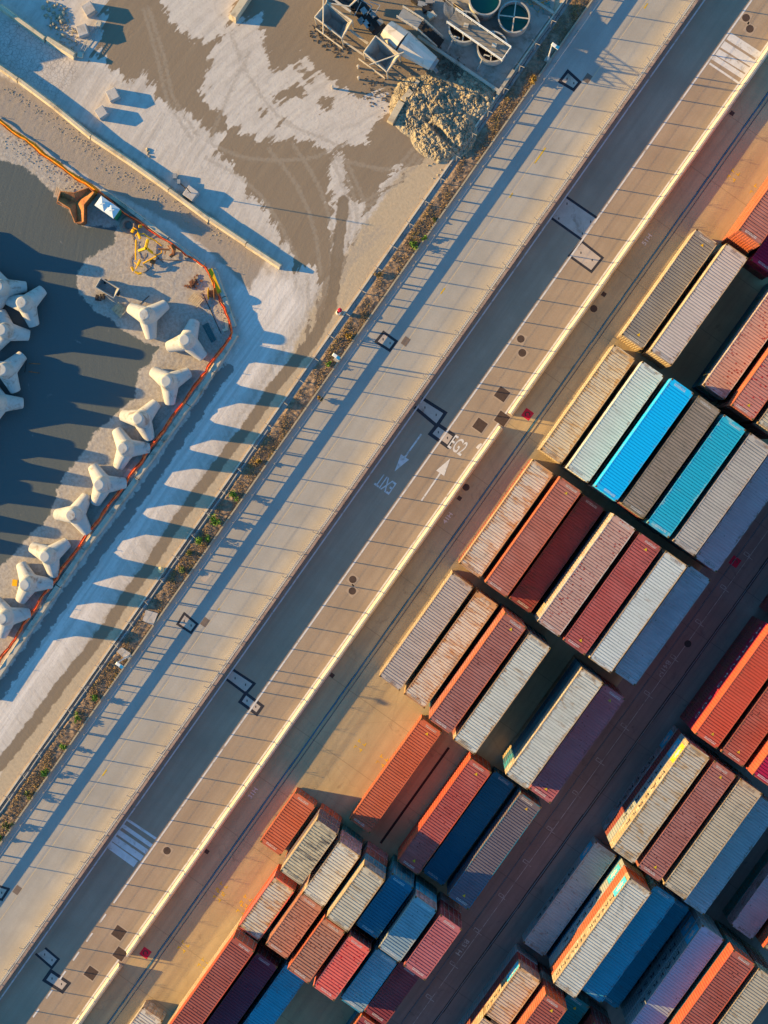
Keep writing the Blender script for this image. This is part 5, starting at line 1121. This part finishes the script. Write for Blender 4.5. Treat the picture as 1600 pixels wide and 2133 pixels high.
for p, r, mi, lb in (((861, 511), .42, 0, 'bright green shrub in the upper verge, left of a smaller one'), ((884, 496), .3, 0, 'small bright green shrub touching the kerb in the upper verge'), ((489, 1034), .5, 0, 'bright green shrub alone in the middle verge'), ((447, 1085), .62, 0, 'largest bright green shrub, upper one of the lush group'), ((419, 1123), .56, 0, 'green shrub in the middle of the lush group'), ((377, 1186), .42, 1, 'dull green shrub at the lower end of the lush group'), ((684, 761), .3, 0, 'small green tuft beside the middle street lamp'), ((195, 1450), .4, 0, 'green shrub below the lower street lamp, nearest it'), ((163, 1498), .38, 0, 'green shrub between two others in the lower verge'), ((133, 1555), .36, 0, 'green shrub with a leafy shadow in the lower verge'), ((94, 1606), .4, 0, 'green shrub near the left edge, upper of two'), ((60, 1652), .4, 1, 'dull shrub with ochre tips near the left edge'), ((20, 1718), .42, 1, 'dark shrub against the kerb at the left edge'), ((0, 1745), .3, 0, 'green sprig at the very left edge'), ((905, 460), .26, 1, 'small olive tuft high in the upper verge'), ((1110, 165), .45, 2, 'ochre bush at the shade edge below the top street lamp'), ((790, 572), .35, 2, 'ochre tuft by the wall above the lamp'), ((725, 700), .4, 2, 'wide ochre tussock near the middle lamp'), ((668, 830), .36, 2, 'ochre tussock along the kerb in the middle verge'), ((540, 960), .36, 2, 'golden tussock near the wall in the middle verge'), ((395, 1150), .36, 1, 'olive shrub squeezed between the lush group and wall')):
    shrub(p, r, mi, lb)
# ================================================================== BATCHING PLANT AT THE TOP
CREAMS = surf('plant_cream_steel', (0.56, 0.49, 0.40), 0.12, 2.0, stain=(0.36, 0.28, 0.20), stain_amt=0.3, rough=0.6)
GREYS = surf('plant_grey_steel', (0.27, 0.26, 0.26), 0.2, 1.6, stain=(0.42, 0.37, 0.31), stain_amt=0.35, rough=0.7)
def z1(x, y, h=0.0): return W(640+x*.1875, y*.1875, h)
def z2(x, y, h=0.0): return W(820+x*.225, y*.225, h)
BINM = surf('hopper_plate', (0.44, 0.40, 0.35), 0.25, 1.4, stain=(0.27, 0.25, 0.235), stain_amt=0.45, rough=0.7)
def hopper(corners, label, zr=3.1, zb=1.2):
    t_ = thing('aggregate_hopper', label, 'hopper', (0, 0, 0), 0, 'aggregate hoppers of the batching plant')
    r0 = [z1(*c, zr) for c in corners]; c = sum(r0, Vector())/4; r1 = [c+(p-c)*.42 for p in r0]
    for p in r1: p.z = zb
    m = MB(); m.v = [tuple(p) for p in r0+r1]; m.f = [(i, (i+1) % 4, 4+(i+1) % 4, 4+i) for i in range(4)]+[(4, 5, 6, 7)]
    o = obj('bin', m, BINM, t_); so = o.modifiers.new('solid', 'SOLIDIFY'); so.thickness = 0.06
    m = MB()
    for i in range(4): m.tube([r0[i], r0[(i+1) % 4]], .07, 6)
    obj('rim', m, CREAMS, t_)
    m = MB(); m.add([r0[2]+Vector((0, 0, .02)), r0[3]*.15+r0[2]*.85, r1[2]+Vector((0, 0, .06)), r0[1]*.5+r0[2]*.5], [(0, 1, 2, 3)])
    for p in r0: obj('leg', MB().tube([p, (p.x, p.y, 0)], .07, 6), CREAMS, t_)
    return t_
hopper([(215, 30), (500, 230), (385, 425), (85, 190)], 'open grey hopper with cream rim, left of the two full ones')
hopper([(760, 400), (1030, 605), (885, 800), (630, 580)], 'open grey hopper with cream rim, nearest the mixing drum')
hopper([(260, -170), (560, -10), (470, 70), (215, 30)], 'hopper partly cut by the top picture edge')
for a, b_, lb in (((180, -20, 3.3), (178, 380, 3.3), 'upright cream bar across the left hopper'), ((690, 720, 3.2), (1075, 580, 3.4), 'grey strut across the hopper near the drum')):
    tag(obj('strut', MB().tube([z1(*a), z1(*b_)], .06, 6), CREAMS), lb, 'strut')
for pts, lb in (([(100, 320), (390, 535)], 'double cream rail on the ground below the left hopper'), ([(575, 655), (860, 865)], 'double cream rail on the ground below the right hopper')):
    a, b_ = z1(*pts[0], .5), z1(*pts[1], .5); t_ = thing('guard_rail', lb, 'rail', (0, 0, 0))
    for z in (.35, .75): obj('rail', MB().tube([(a.x, a.y, z), (b_.x, b_.y, z)], .045, 5), CREAMS, t_)
    for k in range(4): p = a.lerp(b_, k/3); obj('post', MB().tube([(p.x, p.y, 0), (p.x, p.y, .8)], .04, 5), CREAMS, t_)
for p, lb in (((570, 860), 'thin bollard with long shadow below the hoppers, left'), ((565, 735), 'thin bollard at the end of the cream rail'), ((1245, 1010), 'thin bollard left of the rubble')):
    q = z1(*p, .9) if p[0] < 1200 else W(690+2, 180, .9); tag(obj('bollard', MB().lathe([(.10, 0), (.09, .85), (.15, .9), (.15, 1.0), (0, 1.03)], (q.x, q.y, 0), 12), CREAMS), lb, 'bollard')
# conveyor deck between hoppers
t_ = thing('conveyor', 'dark conveyor frame with walkway running behind the hoppers', 'conveyor', (0, 0, 0))
for (a, b_, w_, z, mt, nm) in (((520, 60), (820, 390), 1.5, 1.7, DARK, 'deck'), ((480, 360), (680, 510), .22, 1.0, CREAMS, 'beam'), ((390, 470), (860, 790), .16, .9, CREAMS, 'beam'), ((270, 50), (500, 215), .2, 3.0, CREAMS, 'beam')):
    p, q = z1(*a), z1(*b_); d = q-p; obj(nm, MB().box(((p.x+q.x)/2, (p.y+q.y)/2, z), (d.length, w_, .14), math.atan2(d.y, d.x)), mt, t_)
PANEL = surf('dull_panel', (0.20, 0.20, 0.20), .3, 2.0)
for p in ((610, 290), (670, 325), (720, 360), (640, 180), (820, 300), (560, 130), (740, 220)):
    q = z1(*p); obj('motor_box', MB().box((q.x, q.y, 2.0), (random.uniform(.4, .8), random.uniform(.3, .6), .45), R(-20)), random.choice((PANEL, STEEL, DARK)), t_)
m = MB()
for a, b_ in (((600, 0), (720, 70)), ((720, 70), (660, 170)), ((700, 20), (810, 60)), ((810, 60), (760, 140)), ((760, 140), (690, 100)), ((520, 180), (600, 20))): m.tube([z1(*a, 2.6), z1(*b_, 2.6)], .04, 5)
obj('hand_rail', m, STEEL, t_)
# tapered white drum
t_ = thing('mixing_drum', 'white tapered mixing drum lying beside the right hopper', 'drum', (0, 0, 0))
p0, p1, p2, p3 = z1(880, 325, 1.9), z1(1060, 470, 2.0), z1(1395, 705, 1.6), z1(1420, 690, 1.5)
def cone(p, q, r0, r1, nm, mt, n=10):
    obj(nm, MB().tube([p, q], r0, n, r1), mt, t_)
DRUMM = surf('drum_white', (0.64, 0.58, 0.52), .08, 1.4, stain=(.46, .38, .31), stain_amt=.25)
cone(p0, p1, 0.98, 1.22, 'drum_body', DRUMM); cone(p1, p2, 1.22, .74, 'drum_cone', DRUMM); cone(p2, p2+(p2-p1).normalized()*.35, .66, .6, 'drum_mouth', GREYS)
for p in (p0, p2):
    obj('cradle', MB().box((p.x, p.y, .45), (1.5, .3, .9), R(-20)), GREYS, t_)
# stairs and gangway
t_ = thing('stair_gangway', 'grey steel gangway with stairs and handrails above the drum', 'stairs', (0, 0, 0))
a, b_ = z2(60, 120, 2.4), z2(430, 400, .3); d = b_-a; n = Vector((-d.y, d.x, 0)).normalized()*.55
mid = a.lerp(b_, .52); obj('deck', MB().add([a+n, a-n, Vector((mid.x, mid.y, 2.4))-n, Vector((mid.x, mid.y, 2.4))+n], [(0, 1, 2, 3)]), STEEL, t_)
for i in range(9):
    u = .52+.48*i/8; p = a.lerp(b_, u); z = 2.4-(u-.52)/.48*2.2; obj('stair_tread', MB().box((p.x, p.y, z), (.32, 1.0, .05), math.atan2(d.y, d.x)), DARK, t_)
m = MB()
for s in (-1, 1):
    for z in (.55, 1.0): m.tube([a+n*s+Vector((0, 0, z)), Vector((mid.x, mid.y, 2.4+z))+n*s, Vector((b_.x, b_.y, .2+z))+n*s], .04, 5)
    for i in range(9): p = a.lerp(b_, i/8); zz_ = 2.4 if i/8 < .52 else 2.4-(i/8-.52)/.48*2.2; m.tube([Vector((p.x, p.y, zz_))+n*s, Vector((p.x, p.y, zz_+1))+n*s], .03, 5)
obj('hand_rail', m, CREAMS, t_)
# settling tanks
TANK = surf('tank_grey', (0.40, 0.39, 0.37), .12, 1.2, stain=(.28, .24, .20), stain_amt=.3); WGREEN = surf('green_water', (0.004, .10, .085), .1, 1.0, rough=.12, spec=.5); WBROWN = surf('brown_water', (0.06, .035, .03), .15, 1.0, rough=.2, spec=.5)
def tank(c, r, h, wm, label, cross=True):
    q = z2(*c, h); t_ = thing('settling_tank', label, 'tank', (q.x, q.y, 0), 0, 'round settling tanks')
    obj('shell', MB().lathe([(r, 0), (r, h-.05), (r+.05, h-.05), (r+.05, h), (r-.09, h), (r-.09, .4)], (0, 0, 0), 40), TANK, t_)
    obj('water', MB().lathe([(0, h-.95), (r-.09, h-.95)], (0, 0, 0), 40), wm, t_)
    if cross:
        for a_ in (R(28), R(118)): obj('brace', MB().box((0, 0, h-.06), (2*r-.1, .11, .08), a_), CREAMS, t_)
tank((1115, 155), 1.50, 2.1, WGREEN, 'round tank with green water and white cross brace'); tank((655, 245), 1.48, 2.2, WBROWN, 'round brown-water tank under the upper end of the walkway'); tank((915, 430), 1.45, 2.2, WBROWN, 'round brown-water tank under the lower end of the walkway'); tank((845, -10), 1.5, 2.6, WGREEN, 'round teal-streaked tank cut by the top edge', False)
for i, p in enumerate(((580, 350), (860, 520))):
    a, b_ = z2(p[0]-15, p[1]-15, 2.2), z2(p[0]-90, p[1]+140, 0); tag(obj('outlet_pipe', MB().tube([a+Vector((.5, .1, .15)), a, b_+Vector((0, 0, .25)), b_], .08, 7), STEEL), 'bent outlet pipe of the %s brown-water tank' % ('upper', 'lower')[i], 'pipe')
t_ = thing('tank_walkway', 'steel walkway with white handrails bridging two brown-water tanks', 'walkway', (0, 0, 0))
a, b_ = z2(535, 150, 2.7), z2(1045, 505, 2.7); d = b_-a; n = Vector((-d.y, d.x, 0)).normalized()*.75
obj('deck', MB().box(((a.x+b_.x)/2, (a.y+b_.y)/2, 2.4), (d.length, 1.45, .08), math.atan2(d.y, d.x)), surf('walkway_plate', (0.24, 0.215, 0.19), .2, 2.0, stain=(.15, .13, .11), stain_amt=.3), t_); m = MB()
for s in (-1, 1):
    for z in (2.9, 3.4): m.tube([(a.x+n.x*s, a.y+n.y*s, z), (b_.x+n.x*s, b_.y+n.y*s, z)], .045, 5)
    for i in range(8): p = a.lerp(b_, i/7); m.tube([(p.x+n.x*s, p.y+n.y*s, 2.4), (p.x+n.x*s, p.y+n.y*s, 3.4)], .035, 5)
m.tube([(b_.x+n.x, b_.y+n.y, 3.4), (b_.x-n.x, b_.y-n.y, 3.4)], .045, 5); obj('hand_rail', m, WHITE, t_)
for p in ((670, 240), (930, 425)): q = z2(*p, 2.5); obj('gear_box', MB().box((q.x, q.y, 2.65), (.45, .4, .4), .4), CREAMS, t_)
m = MB()
for i in range(7): p = z2(480+i*8, 60+i*18, 2.6); m.tube([p, (p.x, p.y, .2)], .03, 4)
for k in range(8): m.lathe([(.42, .5+.4*k), (.45, .5+.4*k)], (z2(505, 130).x, z2(505, 130).y, 0), 12)
obj('cage_ladder', m, STEEL, t_)
# plant slab, low walls, pipework
def poly_slab(pts, h, mat, name, label=None, cat=None, kind=None):
    o = obj(name, MB().prism([(z2(*p).x, z2(*p).y) for p in pts], 0.0 if h > .2 else -.01, h), mat); return tag(o, label, cat, kind=kind)
SLAB = surf('plant_slab', (.34, .31, .28), .2, 1.0, stain=(.20, .17, .14), stain_amt=.4)
poly_slab([(180, 40), (650, -60), (1500, -60), (1470, 130), (970, 830), (470, 490), (250, 330)], .13, SLAB, 'plant_floor', kind='structure')
def lowwall(a, b_, w_, h, label, mat=CONC):
    p, q = z2(*a), z2(*b_); d = q-p; tag(obj('low_wall', MB().box(((p.x+q.x)/2, (p.y+q.y)/2, h/2), (d.length, w_, h), math.atan2(d.y, d.x)), mat), label, 'wall')
lowwall((225, 345), (970, 850), .28, .55, 'low wall along the plant floor above the rubble'); lowwall((1110, 660), (960, 880), .3, .6, 'short wall meeting the boundary fence below the tanks')
lowwall((1250, -20), (1480, 130), .25, .5, 'low wall right of the green tank')
for i in range(7):
    a, b_ = z2(430+22*i, -30+10*i, .6+.1*i), z2(560+45*i, 60+18*i, .6+.1*i); tag(obj('plant_pipe', MB().tube([a, a.lerp(b_, .5)+Vector((.3, -.2, 0)), b_], .06, 6), random.choice((STEEL, DARK, CREAMS))), 'pipe of the pipework bundle left of the tanks', 'pipe', 'pipework bundle')
for i, p in enumerate(((200, 20), (260, 60), (330, 30), (300, 100), (350, 160))):
    q = z2(*p); tag(obj('pump_unit', MB().box((q.x, q.y, .6), (.7, .5, .9), .3*i).tube([(q.x-.5, q.y, .9), (q.x+.5, q.y+.2, .9)], .16, 8), (DARK, STEEL, GREYS, DARK, CREAMS)[i]), ('dark pump by the top edge', 'steel pump in the pipework', 'grey pump beside the caged ladder', 'dark pump above the stairs', 'cream pump by the ladder foot')[i], 'pump')
m = MB()
for i in range(9):
    q = z2(1340+random.uniform(-60, 120), random.uniform(-10, 50), .2); pts = [(q.x+random.uniform(-1, 1), q.y+random.uniform(-.6, .6), .15) for _ in range(4)]; m.tube(pts, .05, 5)
tag(obj('hose_coil', m, surf('hose_teal', (.02, .25, .27), .3, 3.0, stain=(.75, .3, .02), stain_amt=.5)), 'coiled teal and orange hoses in the top corner by the fence', 'hoses')
# ---- rubble and spoil heap
def heap():
    nx, ny = 150, 130; m = MB(); rng = random.Random(5)
    from mathutils import noise as mn
    c0, c1, c2, c3 = (820, 175), (1010, 155), (1020, 225), (930, 330)
    for i in range(nx+1):
        for j in range(ny+1):
            px_, py_ = 800+230*i/nx, 145+200*j/ny; w_ = W(px_, py_)
            f = lambda cx, cy, rx, ry, h: h*max(0, 1-((px_-cx)/rx)**2-((py_-cy)/ry)**2)
            z = max(f(890, 225, 80, 70, .55), f(925, 278, 72, 60, .8), f(985, 200, 52, 50, .3), f(865, 195, 46, 36, .4))
            if z > 0: z += (.26*mn.fractal(Vector((w_.x*.9, w_.y*.9, 0)), .7, 2.1, 6)+.30*abs(mn.noise(Vector((w_.x*2.2, w_.y*2.2, 4))))+.16*rng.random())*min(1, z*4)
            z -= .8*max(0, 1-((px_-905-(py_-265)*.9)/13)**2-((py_-275)/32)**2)
            m.v.append((w_.x, w_.y, max(z, 0)-.02 if z > 0 else -.05))
    for i in range(nx):
        for j in range(ny): a = i*(ny+1)+j; m.f.append((a, a+1, a+ny+2, a+ny+1))
    return m
SPOIL = surf('spoil_earth', (0.37, 0.31, 0.225), .4, 2.4, stain=(.21, .17, .12), stain_amt=.35, bmp=1.0, bscale=7)
tag(obj('spoil_heap', heap(), SPOIL), 'lumpy brown spoil heap against the boundary fence', 'heap')
ROCK = surf('rubble_stone', (.42, .36, .26), .25, 1.2, stain=(.26, .21, .15), stain_amt=.3, bmp=.5, world=False)
def rock_me(seed, r=1.0):
    b = bmesh.new(); bmesh.ops.create_icosphere(b, subdivisions=2, radius=r); rg = random.Random(seed)
    ax = [Vector((rg.gauss(0, 1), rg.gauss(0, 1), rg.gauss(0, 1))).normalized() for _ in range(7)]
    for v in b.verts:
        for a in ax:
            k = v.co.dot(a)
            if k > .62*r: v.co -= a*(k-.62*r)
    me = bpy.data.meshes.new('rock'); b.to_mesh(me); b.free(); me.materials.append(ROCK); return me
RM = [rock_me(i) for i in range(6)]
def rocks(n, area, smin, smax, label, group):
    for i in range(n):
        px_, py_ = area(); q = W(px_, py_); s = random.uniform(smin, smax)**1.0
        o = bpy.data.objects.new('rock', RM[i % 6]); C.objects.link(o); o.location = (q.x, q.y, s*.35); o.scale = (s*random.uniform(.8, 1.3), s, s*random.uniform(.6, .9)); o.rotation_euler = (random.random(), random.random(), random.random()*6)
        tag(o, label, 'rock', group)
def lerp_area(a, b_, w_): return lambda: (lambda u: (a[0]+(b_[0]-a[0])*u+random.uniform(-w_, w_), a[1]+(b_[1]-a[1])*u+random.uniform(-w_, w_)))(random.random())
rocks(46, lerp_area((965, 165), (1025, 205), 14), .10, .34, 'pale stone in the rubble spread below the tank wall', 'stones below the tank wall')
rocks(26, lerp_area((1015, 215), (995, 245), 12), .12, .36, 'pale stone in the rubble along the boundary fence', 'stones along the fence')
rocks(22, lerp_area((850, 225), (905, 330), 16), .10, .30, 'stone on the left flank of the spoil heap', 'stones on the heap flank')
rocks(24, lerp_area((100, 10), (140, 75), 16), .10, .30, 'stone in the shaded debris at the upper left', 'debris stones at the upper left')
rocks(9, lerp_area((305, 312), (308, 325), 5), .06, .16, 'small stone in the little heap by the cream barrier line', 'little stone heap')
rocks(60, lerp_area((860, 205), (975, 300), 34), .07, .22, 'small stone lying on the spoil heap', 'stones on the spoil heap')
rocks(26, lerp_area((1000, 200), (960, 200), 26), .08, .26, 'stone scattered between heap and tank wall', 'stones between heap and wall')
def gravel(areas, mat, label, name='gravel'):
    m = MB()
    for n, ar, s0, s1 in areas:
        for i in range(n):
            q = W(*ar()); s = random.uniform(s0, s1); m.box((q.x, q.y, s*.3), (s*random.uniform(.7, 1.4), s, s*.7), random.uniform(0, 3), .6)
    tag(obj(name, m, mat), label, 'gravel', kind='stuff')
gravel([(170, lerp_area((10, 185), (200, 315), 13), .04, .11), (240, lerp_area((20, 290), (180, 395), 19), .04, .12), (160, lerp_area((200, 330), (470, 500), 14), .05, .12), (240, lerp_area((860, 170), (960, 320), 60), .06, .2), (150, lerp_area((110, 20), (160, 90), 24), .06, .2), (120, lerp_area((420, 600), (470, 690), 30), .05, .12)], ROCK, 'loose gravel and pebbles along the walls, netting and heap')
gravel([(190, lerp_area((655, 60), (715, 108), 16), .06, .17), (120, lerp_area((760, 170), (830, 215), 30), .05, .14), (160, lerp_area((910, 120), (970, 165), 24), .08, .25)], surf('dark_crumbs', (.13, .10, .075), .4, 3.0), 'dark crumbs spilled round the hoppers', 'spilled_soil')
SPILL = surf('dark_spill', (.12, .09, .06), .4, 3.0, bmp=.6)
# sunlit logs of concrete edging the heap, and the beam at the top
for (a, b_, r, lb) in (((812, 258), (838, 212), .34, 'white concrete beam edging the spoil heap, lower one'), ((838, 212), (858, 190), .30, 'white concrete beam edging the heap, upper one'), ((860, 188), (872, 168), .2, 'cream edging beam nearest the hoppers')):
    p, q = W(*a), W(*b_); d = q-p; o = obj('edge_beam', MB().box((0, 0, r), (d.length, r*2, r*2), 0, .9), WALLM, None, ((p.x+q.x)/2, (p.y+q.y)/2, 0)); o.rotation_euler = (0, 0, math.atan2(d.y, d.x)); tag(o, lb, 'beam')
p, q = W(484, 44), W(520, -10); d = q-p; o = obj('edge_beam', MB().box((0, 0, .5), (d.length, .85, 1.0), 0, .8), WALLM, None, ((p.x+q.x)/2, (p.y+q.y)/2, 0)); o.rotation_euler = (0, 0, math.atan2(d.y, d.x)); tag(o, 'mud-topped concrete beam entering at the top edge', 'beam')
# pump on the cream barrier line
t_ = thing('water_pump', 'small grey water pump with pipe beside the leaning cube', 'pump', (0, 0, 0))
for p, s in (((366, 368), .35), ((374, 380), .3)): q = W(*p); obj('pump_body', MB().box((q.x, q.y, .35), (s, s*1.4, .5), .6), STEEL, t_)
obj('hose', MB().tube([W(374, 380, .3), W(386, 392, .3), W(392, 402, .9)], .05, 6), DARK, t_)
# unseen round forms added out of frame to throw shade at the upper left
SHADE_SILO = surf('shade_silo_grey', (.42, .41, .40), .1, 1.0)
def shade_silo(px_, py_, r, h, label):
    q = W(px_, py_); t_ = thing('shade_silo', label, 'shade_silo', (q.x, q.y, 0)); obj('shell', MB().lathe([(r, 0), (r, h), (r*.4, h+.8), (0, h+.9)], (0, 0, 0), 28), SHADE_SILO, t_)
shade_silo(-190, 48, 2.0, 3.2, 'low unseen shade caster added past the upper left picture edge'); shade_silo(-150, -12, 1.6, 2.8, 'small unseen shade caster added past the upper left picture edge'); shade_silo(-95, 110, 1.0, 1.4, 'squat unseen shade caster added past the upper left picture edge'); pass
